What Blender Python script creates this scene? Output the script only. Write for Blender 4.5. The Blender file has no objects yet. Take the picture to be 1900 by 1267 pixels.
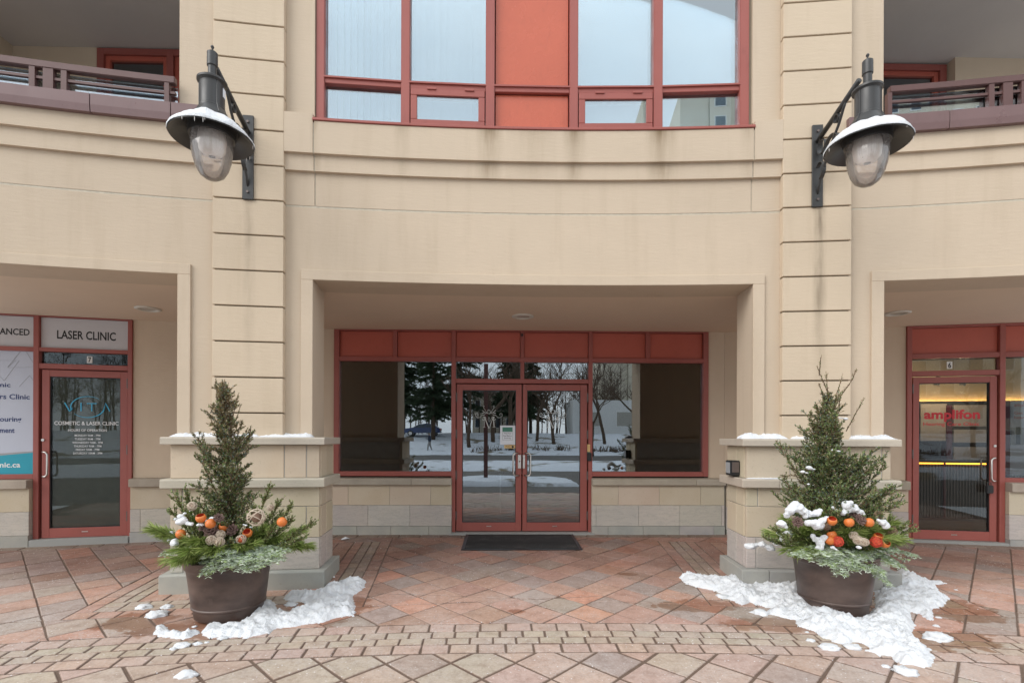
import bpy, bmesh, math, random
from mathutils import Vector, noise
random.seed(7)
R_ = math.radians
# ------------------------------------------------------------------ camera survey constants
F=940.;PSI=.021;ROLL=.0035;ZC=1.585;R=24.;Y0=5.16;XC=.33;SL=.027
cr,sr=math.cos(ROLL),math.sin(ROLL)
fw=Vector((math.sin(PSI),math.cos(PSI),0));r0=Vector((math.cos(PSI),-math.sin(PSI),0));u0=Vector((0,0,1))
RT=r0*cr+u0*sr; UP=u0*cr-r0*sr; CAM=Vector((0,0,ZC))
scene=bpy.context.scene; col=scene.collection
cd=bpy.data.cameras.new('camera');cam=bpy.data.objects.new('camera',cd);col.objects.link(cam)
cd.sensor_width=36;cd.lens=F/1900*36;cd.shift_y=(812-633.5)/1900;cd.clip_start=.05;cd.clip_end=600
from mathutils import Matrix
m=Matrix((( RT.x,UP.x,-fw.x,0),(RT.y,UP.y,-fw.y,0),(RT.z,UP.z,-fw.z,ZC),(0,0,0,1)));cam.matrix_world=m
scene.camera=cam
# ------------------------------------------------------------------ world: overcast daylight
SUN_EL,SUN_AZ=36,230   # behind and left of the camera, soft through cloud
w=bpy.data.worlds.new('World');scene.world=w;w.use_nodes=True
nt=w.node_tree;nt.nodes.clear();N=nt.nodes.new;L=nt.links.new
out=N('ShaderNodeOutputWorld');bg=N('ShaderNodeBackground');bg.inputs[1].default_value=.135
sky=N('ShaderNodeTexSky');sky.sky_type='NISHITA';sky.sun_disc=False;sky.sun_elevation=R_(SUN_EL);sky.sun_rotation=R_(SUN_AZ)
sky.air_density=1;sky.dust_density=2
tc=N('ShaderNodeTexCoord');mp=N('ShaderNodeMapping');mp.inputs['Scale'].default_value=(1.2,1.2,3)
nz=N('ShaderNodeTexNoise');nz.inputs['Scale'].default_value=1.6;nz.inputs['Detail'].default_value=6
rp=N('ShaderNodeValToRGB');rp.color_ramp.elements[0].position=.3;rp.color_ramp.elements[0].color=(6.3,6.9,7.5,1)
rp.color_ramp.elements[1].position=.72;rp.color_ramp.elements[1].color=(9.4,9.5,9.6,1)
mx=N('ShaderNodeMix');mx.data_type='RGBA';mx.inputs[0].default_value=.93
L(tc.outputs['Generated'],mp.inputs[0]);L(mp.outputs[0],nz.inputs[0]);L(nz.outputs[0],rp.inputs[0])
L(sky.outputs[0],mx.inputs[6]);L(rp.outputs[0],mx.inputs[7]);L(mx.outputs[2],bg.inputs[0]);L(bg.outputs[0],out.inputs[0])
sd=bpy.data.lights.new('sun','SUN');sd.energy=1.3;sd.angle=R_(40);sd.color=(1,.965,.92)
so=bpy.data.objects.new('sun',sd);col.objects.link(so)
_s=Vector((math.sin(R_(SUN_AZ))*math.cos(R_(SUN_EL)),math.cos(R_(SUN_AZ))*math.cos(R_(SUN_EL)),math.sin(R_(SUN_EL))))
so.rotation_euler=_s.to_track_quat('Z','Y').to_euler()
scene.view_settings.view_transform='Standard';scene.view_settings.look='None';scene.view_settings.exposure=0.56
scene.view_settings.gamma=1;scene.view_settings.use_curve_mapping=False
scene.render.engine='CYCLES'
scene.cycles.max_bounces=10;scene.cycles.transparent_max_bounces=12;scene.cycles.glossy_bounces=4

# ------------------------------------------------------------------ survey helpers (pixel of the 1900 px photo -> place)
def ray(x,y): return fw+RT*((x-950)/F)+UP*((812-y)/F)
def cyl(x,y,off=0):
    d=ray(x,y);cx,cy=XC,Y0-R;rho=R-off
    A=d.x**2+d.y**2;B=-2*(d.x*cx+d.y*cy);C=cx*cx+cy*cy-rho*rho
    t=(-B+math.sqrt(B*B-4*A*C))/(2*A)
    return math.degrees(math.atan2(t*d.x-cx,t*d.y-cy)),ZC+t*d.z
def zg(y): return SL*max(y,0)
def gnd(x,y):
    d=ray(x,y);t=-ZC/(d.z-SL*d.y);return (t*d.x,t*d.y)
def arc(th,o,z):
    a=R_(th);return (XC+(R-o)*math.sin(a),Y0-R+(R-o)*math.cos(a),z)
class Flat:
    def __init__(s,ox,oy,ang=0):
        s.o=Vector((ox,oy));a=R_(ang);s.d=Vector((math.cos(a),math.sin(a)));s.n=Vector((math.sin(a),-math.cos(a)))
    def __call__(s,x,o,z):
        p=s.o+s.d*x+s.n*o;return (p.x,p.y,z)
    def px(s,px,py,o=0):
        d=ray(px,py);q=s.o+s.n*o;t=(q.dot(s.n))/(d.x*s.n.x+d.y*s.n.y);p=Vector((t*d.x,t*d.y))
        return ((p-q).dot(s.d),ZC+t*d.z)
def tangent(th,o=0):   # flat frame touching the facade curve at th
    a=arc(th,o,0);return Flat(a[0],a[1],-th)
# ------------------------------------------------------------------ mesh builder
class MB:
    def __init__(s): s.v=[];s.f=[];s.c=[];s.hc=False
    def add(s,vs,fs,c=None):
        n=len(s.v);s.v+=[tuple(v) for v in vs];s.f+=[tuple(i+n for i in f) for f in fs]
        if c is not None: s.hc=True
        s.c+=[c or (.5,.5,.5)]*len(vs);return s
    def box(s,Fr,x0,x1,o0,o1,z0,z1,n=1,c=None):
        vs=[];fs=[]
        for i in range(n+1):
            x=x0+(x1-x0)*i/n
            vs+=[Fr(x,o0,z0),Fr(x,o1,z0),Fr(x,o1,z1),Fr(x,o0,z1)]
        for i in range(n):
            a=4*i;b=a+4
            for k in range(4): fs.append((a+k,a+(k+1)%4,b+(k+1)%4,b+k))
        fs+=[(0,1,2,3),(4*n,4*n+3,4*n+2,4*n+1)]
        return s.add(vs,fs,c)
    def prof(s,Fr,x0,x1,pr,n=1,c=None):   # pr: polygon [(o,z)]
        k=len(pr);vs=[];fs=[]
        for i in range(n+1):
            x=x0+(x1-x0)*i/n;vs+=[Fr(x,o,z) for o,z in pr]
        for i in range(n):
            for j in range(k): fs.append((i*k+j,i*k+(j+1)%k,(i+1)*k+(j+1)%k,(i+1)*k+j))
        fs+=[tuple(range(k)),tuple(n*k+j for j in range(k))]
        return s.add(vs,fs,c)
    def tube(s,pts,r,n=8,c=None,cap=True,flat=None):
        pts=[Vector(p) for p in pts];rs=r if isinstance(r,(list,tuple)) else [r]*len(pts)
        vs=[];fs=[];up=Vector((0,0,1));prev=None
        for i,p in enumerate(pts):
            t=(pts[min(i+1,len(pts)-1)]-pts[max(i-1,0)])
            if t.length<1e-9: t=Vector((0,0,1))
            t.normalize()
            if prev is None: a=t.cross(up if abs(t.z)<.9 else Vector((1,0,0)))
            else: a=prev-t*prev.dot(t)
            if a.length<1e-6: a=t.orthogonal()
            a.normalize();b=t.cross(a);prev=a
            for k in range(n):
                q=2*math.pi*k/n+(math.pi/n)
                vs.append(p+a*math.cos(q)*rs[i]+b*math.sin(q)*rs[i])
        for i in range(len(pts)-1):
            for k in range(n): fs.append((i*n+k,i*n+(k+1)%n,(i+1)*n+(k+1)%n,(i+1)*n+k))
        if cap: fs+=[tuple(range(n)),tuple((len(pts)-1)*n+k for k in range(n))]
        return s.add(vs,fs,c)
    def lathe(s,cx,cy,pr,n=32,c=None,close=False,wob=None):
        vs=[];fs=[];k=len(pr)
        for i in range(n):
            a=2*math.pi*i/n
            for r,z in pr:
                if wob: r,z=wob(a,r,z)
                vs.append((cx+r*math.cos(a),cy+r*math.sin(a),z))
        for i in range(n):
            b=(i+1)%n
            for j in range(k-1+(1 if close else 0)):
                j2=(j+1)%k;fs.append((i*k+j,b*k+j,b*k+j2,i*k+j2))
        return s.add(vs,fs,c)
    def build(s,name,mat,parent=None,smooth=False,bevel=0,recalc=True,angle=None):
        me=bpy.data.meshes.new(name);me.from_pydata(s.v,[],s.f)
        if s.hc:
            at=me.attributes.new('col','FLOAT_COLOR','POINT')
            fl=[]
            for c in s.c: fl+=[c[0],c[1],c[2],1.]
            at.data.foreach_set('color',fl)
        if bevel or recalc:
            bm=bmesh.new();bm.from_mesh(me)
            bmesh.ops.recalc_face_normals(bm,faces=bm.faces[:])
            if bevel: bmesh.ops.bevel(bm,geom=bm.edges[:],offset=bevel,segments=2 if bevel>.004 else 1,affect='EDGES',clamp_overlap=True)
            bm.to_mesh(me);bm.free()
        if smooth:
            for p in me.polygons: p.use_smooth=True
        me.materials.append(mat)
        if smooth and angle: 
            me.set_sharp_from_angle(angle=R_(angle))
        o=bpy.data.objects.new(name,me);col.objects.link(o)
        if parent: o.parent=parent;o.matrix_parent_inverse=parent.matrix_basis.inverted()
        return o
def empty(name,loc,label,cat,group=None):
    o=bpy.data.objects.new(name,None);o.location=loc;o.empty_display_size=.1;col.objects.link(o);tag(o,label,cat,group);return o
def tag(o,label=None,cat=None,group=None,kind=None):
    if label:o['label']=label
    if cat:o['category']=cat
    if group:o['group']=group
    if kind:o['kind']=kind
    return o
def struct(o): o['kind']='structure';return o
# ------------------------------------------------------------------ materials
class NM:
    def __init__(s,name):
        s.m=bpy.data.materials.new(name);s.m.use_nodes=True;s.t=s.m.node_tree;s.n=s.t.nodes;s.b=s.n['Principled BSDF'];s.out=s.n['Material Output']
        s.g=s.n.new('ShaderNodeNewGeometry')
    def L(s,a,b): s.t.links.new(a,b)
    def noise(s,sc,det=4,vec=None,scale=None,rough=.55):
        n=s.n.new('ShaderNodeTexNoise');n.inputs['Scale'].default_value=sc;n.inputs['Detail'].default_value=det;n.inputs['Roughness'].default_value=rough
        v=vec or s.g.outputs['Position']
        if scale:
            mp=s.n.new('ShaderNodeMapping');mp.inputs['Scale'].default_value=scale;s.L(v,mp.inputs[0]);v=mp.outputs[0]
        s.L(v,n.inputs['Vector']);return n.outputs[0]
    def ramp(s,fac,stops,mode='LINEAR'):
        r=s.n.new('ShaderNodeValToRGB');e=r.color_ramp.elements;r.color_ramp.interpolation=mode
        while len(e)<len(stops): e.new(.5)
        for i,(p,c) in enumerate(stops):
            e[i].position=p;e[i].color=(c,c,c,1) if isinstance(c,(int,float)) else (*c,1)
        s.L(fac,r.inputs[0]);return r.outputs[0]
    def mix(s,a,b,fac,mode='MIX'):
        n=s.n.new('ShaderNodeMix');n.data_type='RGBA';n.blend_type=mode
        for v,i in ((fac,0),(a,6),(b,7)):
            if isinstance(v,(int,float)): n.inputs[i].default_value=v if i==0 else (v,v,v,1)
            elif isinstance(v,tuple): n.inputs[i].default_value=(*v,1)
            else: s.L(v,n.inputs[i])
        return n.outputs[2]
    def math(s,op,a,b=0,c=None):
        n=s.n.new('ShaderNodeMath');n.operation=op
        for i,v in enumerate((a,b) if c is None else (a,b,c)):
            if isinstance(v,(int,float)): n.inputs[i].default_value=v
            else: s.L(v,n.inputs[i])
        return n.outputs[0]
    def bump(s,h,st=.3,d=.01,nrm=None):
        n=s.n.new('ShaderNodeBump');n.inputs['Strength'].default_value=st;n.inputs['Distance'].default_value=d;s.L(h,n.inputs['Height'])
        if nrm: s.L(nrm,n.inputs['Normal'])
        s.L(n.outputs[0],s.b.inputs['Normal']);return n.outputs[0]
    def set(s,**k):
        for a,v in k.items():
            i=s.b.inputs[a.replace('_',' ')]
            if isinstance(v,(int,float)): i.default_value=v
            elif isinstance(v,tuple): i.default_value=(*v,1)
            else: s.L(v,i)
        return s
    def xyz(s):
        n=s.n.new('ShaderNodeSeparateXYZ');s.L(s.g.outputs['Position'],n.inputs[0]);return n.outputs
    def attr(s,a='col'):
        n=s.n.new('ShaderNodeAttribute');n.attribute_name=a;return n.outputs['Color']
def stucco(name,base,stain=0,streak=.12,bumps=.35):
    k=NM(name);b=Vector(base)
    c=k.mix(tuple(b*.84),tuple(b*1.1),k.noise(.9,7,rough=.62))
    c=k.mix(c,tuple(b*.97),k.ramp(k.noise(9,4),[(.35,0.),(.7,.7)]))
    st=k.ramp(k.noise(3.2,6,scale=(2.2,2.2,.22)),[(.52,0.),(.75,1.)])
    c=k.mix(c,tuple(Vector((b.x*.66,b.y*.62,b.z*.55))),k.math('MULTIPLY',st,streak))
    fine=k.noise(150,3,scale=(1,1,1.6));hor=k.noise(26,4,scale=(.35,.35,1.6))
    c=k.mix(c,tuple(b*.86),k.ramp(fine,[(.62,0.),(.78,.45)]))
    if stain:  # weathering runs under sills and ledges
        X=k.xyz()
        def gz(v,c,w_): return k.ramp(k.math('ABSOLUTE',k.math('SUBTRACT',v,c)),[(0.,1.),(w_,0.)])
        wob=k.math('ADD',X[0],k.math('MULTIPLY',k.math('SUBTRACT',k.noise(3,4,scale=(2,2,.5)),.5),.12))
        if stain==2:   # drips under the lamp plates
            m_=k.math('MAXIMUM',k.math('MULTIPLY',gz(wob,3.13,.075),.9),k.math('MULTIPLY',gz(wob,-2.44,.06),.45))
            m_=k.math('MULTIPLY',m_,k.ramp(k.math('MULTIPLY',X[2],.1),[(.2,0.),(.30,.75),(.384,1.),(.387,0.)]))
            m_=k.math('MULTIPLY',m_,k.ramp(k.noise(5,6,scale=(3,3,.5)),[(.3,.15),(.65,1.)]))
            c=k.mix(c,(.14,.105,.07),k.math('MULTIPLY',m_,.9))
        else:          # weathering runs under the window mullions and sill
            m_=None
            for cx0,w0,a0 in ((-.13,.16,1.),(.73,.13,.8),(1.6,.17,1.),(-1.0,.1,.4),(2.44,.08,.4),(.3,.3,.35),(-1.83,.06,.5)):
                q_=k.math('MULTIPLY',gz(wob,cx0,w0),a0);m_=q_ if m_ is None else k.math('MAXIMUM',m_,q_)
            zm=k.ramp(k.math('MULTIPLY',X[2],.1),[(.41,0.),(.4195,.35),(.4345,.75),(.4365,.3),(.452,.45),(.4675,1.)])
            m_=k.math('MULTIPLY',k.math('MULTIPLY',m_,zm),k.ramp(k.noise(6,7,scale=(2.4,2.4,.25),rough=.7),[(.25,.3),(.55,1.)]))
            c=k.mix(c,(b.x*.36,b.y*.31,b.z*.23),k.math('MULTIPLY',m_,stain))
    h=k.math('ADD',k.math('MULTIPLY',fine,.5),hor)
    k.set(Base_Color=c,Roughness=.92,Specular_IOR_Level=.25);k.bump(h,bumps,.006);return k.m
BASE=(.55,.452,.345)
M={}
M['stucco']=stucco('stucco',BASE,0,.22)
M['stucco_ledge']=stucco('stucco_ledge',BASE,1.,.22)
M['stucco_panel']=stucco('stucco_panel',(.57,.468,.35),2,.22)
M['stucco_back']=stucco('stucco_back',(.60,.485,.365),0,.1)
M['soffit']=stucco('soffit',(.66,.53,.405),0,.02,.2)
M['balcony_ceiling']=stucco('balcony_ceiling',(.62,.58,.56),0,.02,.2)
def stone(name,vein=0):
    k=NM(name);a=k.attr()
    c=k.mix(a,(.62,.56,.46),k.ramp(k.noise(3,6),[(.35,0.),(.8,.4)]))
    c=k.mix(c,(.2,.17,.13),k.ramp(k.noise(40,5),[(.6,0.),(.8,.35)]))
    h=k.noise(60,6)
    if vein:
        v=k.noise(6,8,scale=(.5,.5,3),rough=.7);c=k.mix(c,(.25,.24,.23),k.ramp(v,[(.47,0.),(.5,.35),(.53,0.)]));h=k.math('ADD',h,k.math('MULTIPLY',v,2.))
    k.set(Base_Color=c,Roughness=.85,Specular_IOR_Level=.3);k.bump(h,.45,.006 if vein else .004);return k.m
M['stone']=stone('stone');M['rough_stone']=stone('rough_stone',1)
def simple(name,c,rough=.5,metal=0,var=.12,sc=8,bump=0,spec=.5,bsc=60,coat=0):
    k=NM(name);b=Vector(c);cc=k.mix(tuple(b*(1-var)),tuple(b*(1+var)),k.noise(sc,5))
    k.set(Base_Color=cc,Roughness=rough,Metallic=metal,Specular_IOR_Level=spec)
    if coat: k.set(Coat_Weight=coat)
    if bump: k.bump(k.noise(bsc,5),bump,.004)
    return k.m
M['mortar']=simple('mortar',(.42,.41,.38),.95,var=.15,bump=.3)
M['dark_joint']=simple('dark_joint',(.2,.165,.12),.95,var=.2)
M['caulk']=simple('caulk',(.5,.45,.36),.8,var=.25,sc=20)
M['concrete']=simple('concrete',(.30,.30,.285),.9,var=.1,bump=.3,sc=3)
def painted(name,c,rough=.42):
    k=NM(name);b=Vector(c)
    cc=k.mix(tuple(b*.86),tuple(b*1.1),k.noise(2.2,4))
    cc=k.mix(cc,tuple(b*.7),k.ramp(k.noise(18,6,scale=(1,1,.4)),[(.58,0.),(.8,.45)]))
    k.set(Base_Color=cc,Roughness=k.ramp(k.noise(7,4),[(.3,rough-.06),(.7,rough+.12)]),Specular_IOR_Level=.5);k.bump(k.noise(9,2),.05,.004);return k.m
M['red_frame']=painted('red_frame',(.31,.085,.068),.42)
M['red_panel']=painted('red_panel',(.44,.10,.066),.42)
M['orange_panel']=painted('orange_panel',(.5,.115,.062),.22)
M['brown_metal']=painted('brown_metal',(.105,.05,.045),.4)
M['fascia']=painted('fascia',(.165,.098,.096),.33)
M['lamp_metal']=painted('lamp_metal',(.036,.036,.036),.38)
M['steel']=simple('steel',(.62,.6,.57),.28,1,.05)
M['hinge']=simple('hinge',(.16,.13,.12),.45,.7)
M['black_plastic']=simple('black_plastic',(.012,.012,.013),.4)
M['dark_void']=simple('dark_void',(.02,.018,.016),.9)
M['white_paint']=simple('white_paint',(.72,.72,.7),.6,var=.04)
M['sign_board']=simple('sign_board',(.52,.51,.52),.5,var=.04)
M['poster']=simple('poster',(.47,.50,.58),.35,var=.03)
M['teal']=simple('teal',(.015,.30,.40),.4,var=.05)
M['vita_blue']=simple('vita_blue',(.03,.33,.52),.4,var=.03)
M['ink_black']=simple('ink_black',(.01,.01,.01),.5)
M['ink_navy']=simple('ink_navy',(.015,.035,.14),.5)
M['ink_white']=simple('ink_white',(.75,.75,.74),.5,var=.02)
M['ink_red']=simple('ink_red',(.45,.01,.02),.5)
M['ink_grey']=simple('ink_grey',(.3,.31,.32),.5)
M['etched']=simple('etched',(.55,.57,.55),.6)
M['paper']=simple('paper',(.7,.73,.78),.7)
M['sticker_green']=simple('sticker_green',(.05,.2,.14),.5)
M['sticker_yellow']=simple('sticker_yellow',(.62,.42,.18),.5)
def glass(name,refl,tint,rough=0.,rt=(.86,.94,1)):
    k=NM(name);k.n.remove(k.b)
    tr=k.n.new('ShaderNodeBsdfTransparent');tr.inputs[0].default_value=(*tint,1)
    gl=k.n.new('ShaderNodeBsdfAnisotropic') if False else k.n.new('ShaderNodeBsdfGlossy');gl.inputs['Roughness'].default_value=rough;gl.inputs[0].default_value=(*rt,1)
    lw=k.n.new('ShaderNodeFresnel');lw.inputs[0].default_value=1.5
    f=k.math('ADD',k.math('MULTIPLY',lw.outputs[0],.9),refl)
    bp=k.n.new('ShaderNodeBump');bp.inputs['Strength'].default_value=.02;bp.inputs['Distance'].default_value=.01
    k.L(k.noise(2.2,1),bp.inputs['Height']);k.L(bp.outputs[0],gl.inputs['Normal'])
    ms=k.n.new('ShaderNodeMixShader');k.L(f,ms.inputs[0]);k.L(tr.outputs[0],ms.inputs[1]);k.L(gl.outputs[0],ms.inputs[2]);k.L(ms.outputs[0],k.out.inputs[0]);return k.m
M['store_glass']=glass('store_glass',.23,(.5,.51,.5))
M['shop_glass']=glass('shop_glass',.0,(.75,.75,.73))
M['door7_glass']=glass('door7_glass',.0,(.82,.83,.8))
M['upper_glass']=glass('upper_glass',.25,(.86,.92,.94),rt=(.86,.95,1))
M['balcony_glass']=glass('balcony_glass',.2,(.25,.28,.3))
M['guard_glass']=glass('guard_glass',.3,(.8,.84,.85))
# ------------------------------------------------------------------ paving
def paver_mat(name):
    k=NM(name);a=k.attr();X=k.xyz()
    c=k.mix(a,(.44,.30,.24),k.ramp(k.noise(2.3,5),[(.35,0.),(.75,.35)]))
    c=k.mix(c,(.13,.09,.07),k.ramp(k.noise(55,5,rough=.7),[(.5,0.),(.75,.35)]))
    c=k.mix(c,(.56,.48,.43),k.ramp(k.noise(130,3),[(.58,0.),(.74,.35)]))
    c=k.mix(c,k.mix(c,(.62,.56,.52),1.,'MULTIPLY'),k.ramp(k.noise(11,8,rough=.75),[(.45,0.),(.68,.8)]))
    c=k.mix(c,(.60,.55,.51),k.ramp(k.noise(38,6,rough=.8),[(.55,0.),(.72,.55)]))
    # drifts of pale de-icing residue
    c=k.mix(c,(.52,.49,.47),k.math('MULTIPLY',k.ramp(k.noise(1.7,7,rough=.7),[(.45,.05),(.68,1.)]),k.ramp(k.noise(70,4),[(.35,0.),(.6,.48)])))
    # overhang shade painted into the recess paving, which also lacks the salt haze 
    shade_unsalted=k.math('MULTIPLY',k.ramp(k.math('MULTIPLY',X[1],.1),[(.475,0.),(.575,1.)]),k.ramp(k.noise(1.3,5),[(.25,.6),(.7,1.)]))
    c=k.mix(c,k.mix(c,(.34,.235,.21),1.,'MULTIPLY'),k.math('MULTIPLY',shade_unsalted,.72))
    # melt water round the snow
    wet=None
    for (cx,cy,rx,ry) in WET:
        dx=k.math('MULTIPLY',k.math('SUBTRACT',X[0],cx),1/rx);dy=k.math('MULTIPLY',k.math('SUBTRACT',X[1],cy),1/ry)
        d=k.math('SQRT',k.math('ADD',k.math('MULTIPLY',dx,dx),k.math('MULTIPLY',dy,dy)))
        d=k.math('ADD',d,k.math('MULTIPLY',k.math('SUBTRACT',k.noise(7,7,rough=.7),.5),1.9))
        s_=k.math('SUBTRACT',1.,k.ramp(d,[(.93,0.),(1.,1.)]))
        wet=s_ if wet is None else k.math('MAXIMUM',wet,s_)
    c=k.mix(c,k.mix(c,(.70,.55,.46),1.,'MULTIPLY'),wet)
    # grains of salt
    v=k.n.new('ShaderNodeTexVoronoi');v.feature='F1';v.inputs['Scale'].default_value=27;k.L(k.g.outputs['Position'],v.inputs['Vector'])
    dots=k.ramp(v.outputs['Distance'],[(.09,1.),(.15,0.)])
    wn=k.n.new('ShaderNodeTexWhiteNoise');k.L(v.outputs['Color'],wn.inputs[0])
    salt=k.math('MULTIPLY',dots,k.math('GREATER_THAN',wn.outputs[0],.35))
    salt=k.math('MULTIPLY',salt,k.ramp(k.noise(.9,3),[(.35,.35),(.6,1.)]))
    c=k.mix(c,(.74,.74,.75),k.math('MULTIPLY',salt,.9))
    k.set(Base_Color=c,Roughness=k.math('SUBTRACT',.86,k.math('MULTIPLY',wet,.5)),Specular_IOR_Level=.4)
    k.bump(k.math('ADD',k.noise(45,6,rough=.7),k.math('MULTIPLY',salt,.6)),.5,.006);return k.m
WET=[(-2.35,3.93,.52,.16),(-1.45,4.35,.36,.34),(-2.9,4.1,.3,.2),(1.75,4.42,.42,.16),(2.4,3.98,.6,.16),(3.1,3.7,.62,.2),(3.9,4.3,.36,.32),(.13,4.30,.07,.05),(1.35,5.35,.1,.06)]
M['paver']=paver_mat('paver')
M['sand']=simple('sand',(.14,.095,.07),.95,var=.35,sc=25,bump=.6)
M['asphalt']=simple('asphalt',(.10,.09,.08),.75,var=.3,sc=.7,bump=.5)
# ground sheets
g=MB();g.add([(-7.5,0,-.007),(8,0,-.007),(8,9,.027*9-.007),(-7.5,9,.027*9-.007)],[(0,1,2,3)]);struct(g.build('paving_bed',M['sand']))
pav=empty('pavement',(0,3.5,0),None,None);struct(pav)
bor=empty('brick_border',(0,4,0),None,None);struct(bor)

def clip(poly,p,n):   # keep side where (q-p).n>=0
    out=[];k=len(poly)
    for i in range(k):
        a,b=poly[i],poly[(i+1)%k];da=(a[0]-p[0])*n[0]+(a[1]-p[1])*n[1];db=(b[0]-p[0])*n[0]+(b[1]-p[1])*n[1]
        if da>=0: out.append(a)
        if (da>=0)!=(db>=0):
            t=da/(da-db);out.append((a[0]+(b[0]-a[0])*t,a[1]+(b[1]-a[1])*t))
    return out
def area(p): return .5*abs(sum(p[i][0]*p[(i+1)%len(p)][1]-p[(i+1)%len(p)][0]*p[i][1] for i in range(len(p)))) if len(p)>2 else 0
def ccw(p):
    s=sum(p[i][0]*p[(i+1)%len(p)][1]-p[(i+1)%len(p)][0]*p[i][1] for i in range(len(p)));return p if s>0 else p[::-1]
def inset(poly,d):
    poly=ccw(poly);q=poly[:]
    for i in range(len(poly)):
        a,b=poly[i],poly[(i+1)%len(poly)];dx,dy=b[0]-a[0],b[1]-a[1];l=math.hypot(dx,dy)
        if l<1e-5: continue
        n=(-dy/l,dx/l);q=clip(q,(a[0]+n[0]*d,a[1]+n[1]*d),n)
        if len(q)<3: return []
    # drop tiny edges
    r=[]
    for i in range(len(q)):
        a=q[i];b=q[(i+1)%len(q)]
        if math.hypot(a[0]-b[0],a[1]-b[1])>.002: r.append(a)
    return r if len(r)>2 else []
def paver(mb,poly,gap,colr,rnd=.0):
    p=inset(poly,gap/2)
    p=[(a[0]+random.uniform(-.003,.003),a[1]+random.uniform(-.003,.003)) for a in p]
    if len(p)<3 or area(p)<.0004: return False
    ip=inset(p,.007)
    if len(ip)!=len(p): ip=[tuple(Vector(q)*.93+Vector((sum(a[0] for a in p)/len(p),sum(a[1] for a in p)/len(p)))*.07) for q in p]
    dz=random.uniform(-.002,.002);tx=random.uniform(-.006,.006);ty=random.uniform(-.006,.006)
    cx=sum(a[0] for a in p)/len(p);cy=sum(a[1] for a in p)/len(p)
    def Z(q,h): return zg(q[1])+h+dz+(q[0]-cx)*tx+(q[1]-cy)*ty
    n=len(p);vs=[(a[0],a[1],Z(a,0)) for a in ip]+[(a[0],a[1],Z(a,-.005)) for a in p]+[(a[0],a[1],Z(a,-.04)) for a in p]
    fs=[tuple(range(n))]+[(i,n+i,n+(i+1)%n,(i+1)%n) for i in range(n)]+[(n+i,2*n+i,2*n+(i+1)%n,n+(i+1)%n) for i in range(n)]
    k0=len(mb.v);mb.add(vs,fs,colr)
    dc=(.18,.12,.09)
    for q_ in range(k0+n,k0+3*n): mb.c[q_]=dc
    return True
def vcol(base,v=.1):
    k=1+random.uniform(-v,v);return tuple(min(1,c*k*(1+random.uniform(-.03,.03))) for c in base)
PINK=(.48,.295,.225);GREY=(.38,.305,.262);ORNG=(.52,.275,.19);BEIGE=(.44,.37,.29);ROSE=(.47,.35,.29)
def fieldcol(x,y,near):
    r=random.random()
    if near: return vcol(ROSE if r<.6 else (GREY if r<.75 else (.46,.38,.31)),.07)
    return vcol(PINK if r<.5 else (GREY if r<.78 else (ORNG if r<.9 else (.36,.22,.165))),.12)
C0=(XC,Y0-R)
# rings of border bricks round the two piers
PIER={'L':tangent(-6.65),'R':tangent(6.65)}
RX,RO,RB=1.18,.72,-1.75
def ringpoly(fr): 
    return [fr(a,b,0)[:2] for a,b in ((-RX,RO),(RX,RO),(RX,RB),(-RX,RB))]
rings=[ccw(ringpoly(PIER[k])) for k in 'LR']
def subtract(polys,conv):
    out=[]
    for poly in polys:
        rest=poly
        for i in range(len(conv)):
            a,b=conv[i],conv[(i+1)%len(conv)];dx,dy=b[0]-a[0],b[1]-a[1];l=math.hypot(dx,dy);n=(-dy/l,dx/l)
            o_=clip(rest,a,(-n[0],-n[1]))
            if len(o_)>2 and area(o_)>.0006: out.append(o_)
            rest=clip(rest,a,n)
            if len(rest)<3: break
    return out
SC=Flat(0,7.4,0);SLt=Flat(XC-5.26,6.92,11.7);SRt=Flat(XC+5.26,6.92,-11.7)
ROW=.16
pieces=[];bricks=[]
d=.43;A0,B0=.1,4.449
for i in range(-45,46):
    for j in range(-45,46):
        cx=A0+(i-j)*d/2;cy=B0+(i+j)*d/2
        if not(-7.2<cx<7.8 and .3<cy<8): continue
        h=d/2;P=[(cx-h,cy),(cx,cy-h),(cx+h,cy),(cx,cy+h)]
        th=math.atan2(cx-C0[0],cy-C0[1]);n=(math.sin(th),math.cos(th))
        def at(off): return (C0[0]+(R-off)*n[0],C0[1]+(R-off)*n[1])
        near=False;cand=[]
        far_=clip(P,at(1.634),(-n[0],-n[1]));nr_=clip(P,at(1.12),n)
        if len(far_)>2: cand.append((far_,True))
        if len(nr_)>2:
            for fr in (SC,SLt,SRt):
                o=fr(0,.14+ROW,0);nn=fr.n
                nr_=clip(nr_,(o[0],o[1]),(nn.x,nn.y))
                if len(nr_)<3: break
            if len(nr_)>2: cand.append((nr_,False))
        for q,near in cand:
            qs=[q]
            if not near:
                for rg in rings: qs=subtract(qs,rg)
            base=fieldcol(cx,cy,near)
            for q2 in qs:
                if area(q2)>.002: pieces.append((q2,.017 if near else (.009 if abs(cx)>2.5 else .007),base))
# curved band
off=1.12
for wdt,L_,bc in ((.145,.199,ROSE),(.114,.17,BEIGE),(.113,.17,BEIGE),(.142,.199,ROSE)):
    s0=random.uniform(0,.2);rr=R-off-wdt/2;n_=int(7.5/L_)
    for k in range(-n_,n_):
        a0=(s0+k*L_)/rr;a1=a0+L_/rr
        q=[(C0[0]+r_*math.sin(a),C0[1]+r_*math.cos(a)) for a,r_ in ((a0,R-off),(a1,R-off),(a1,R-off-wdt),(a0,R-off-wdt))]
        bricks.append((q,.012,vcol(bc,.07)))
    off+=wdt
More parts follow.
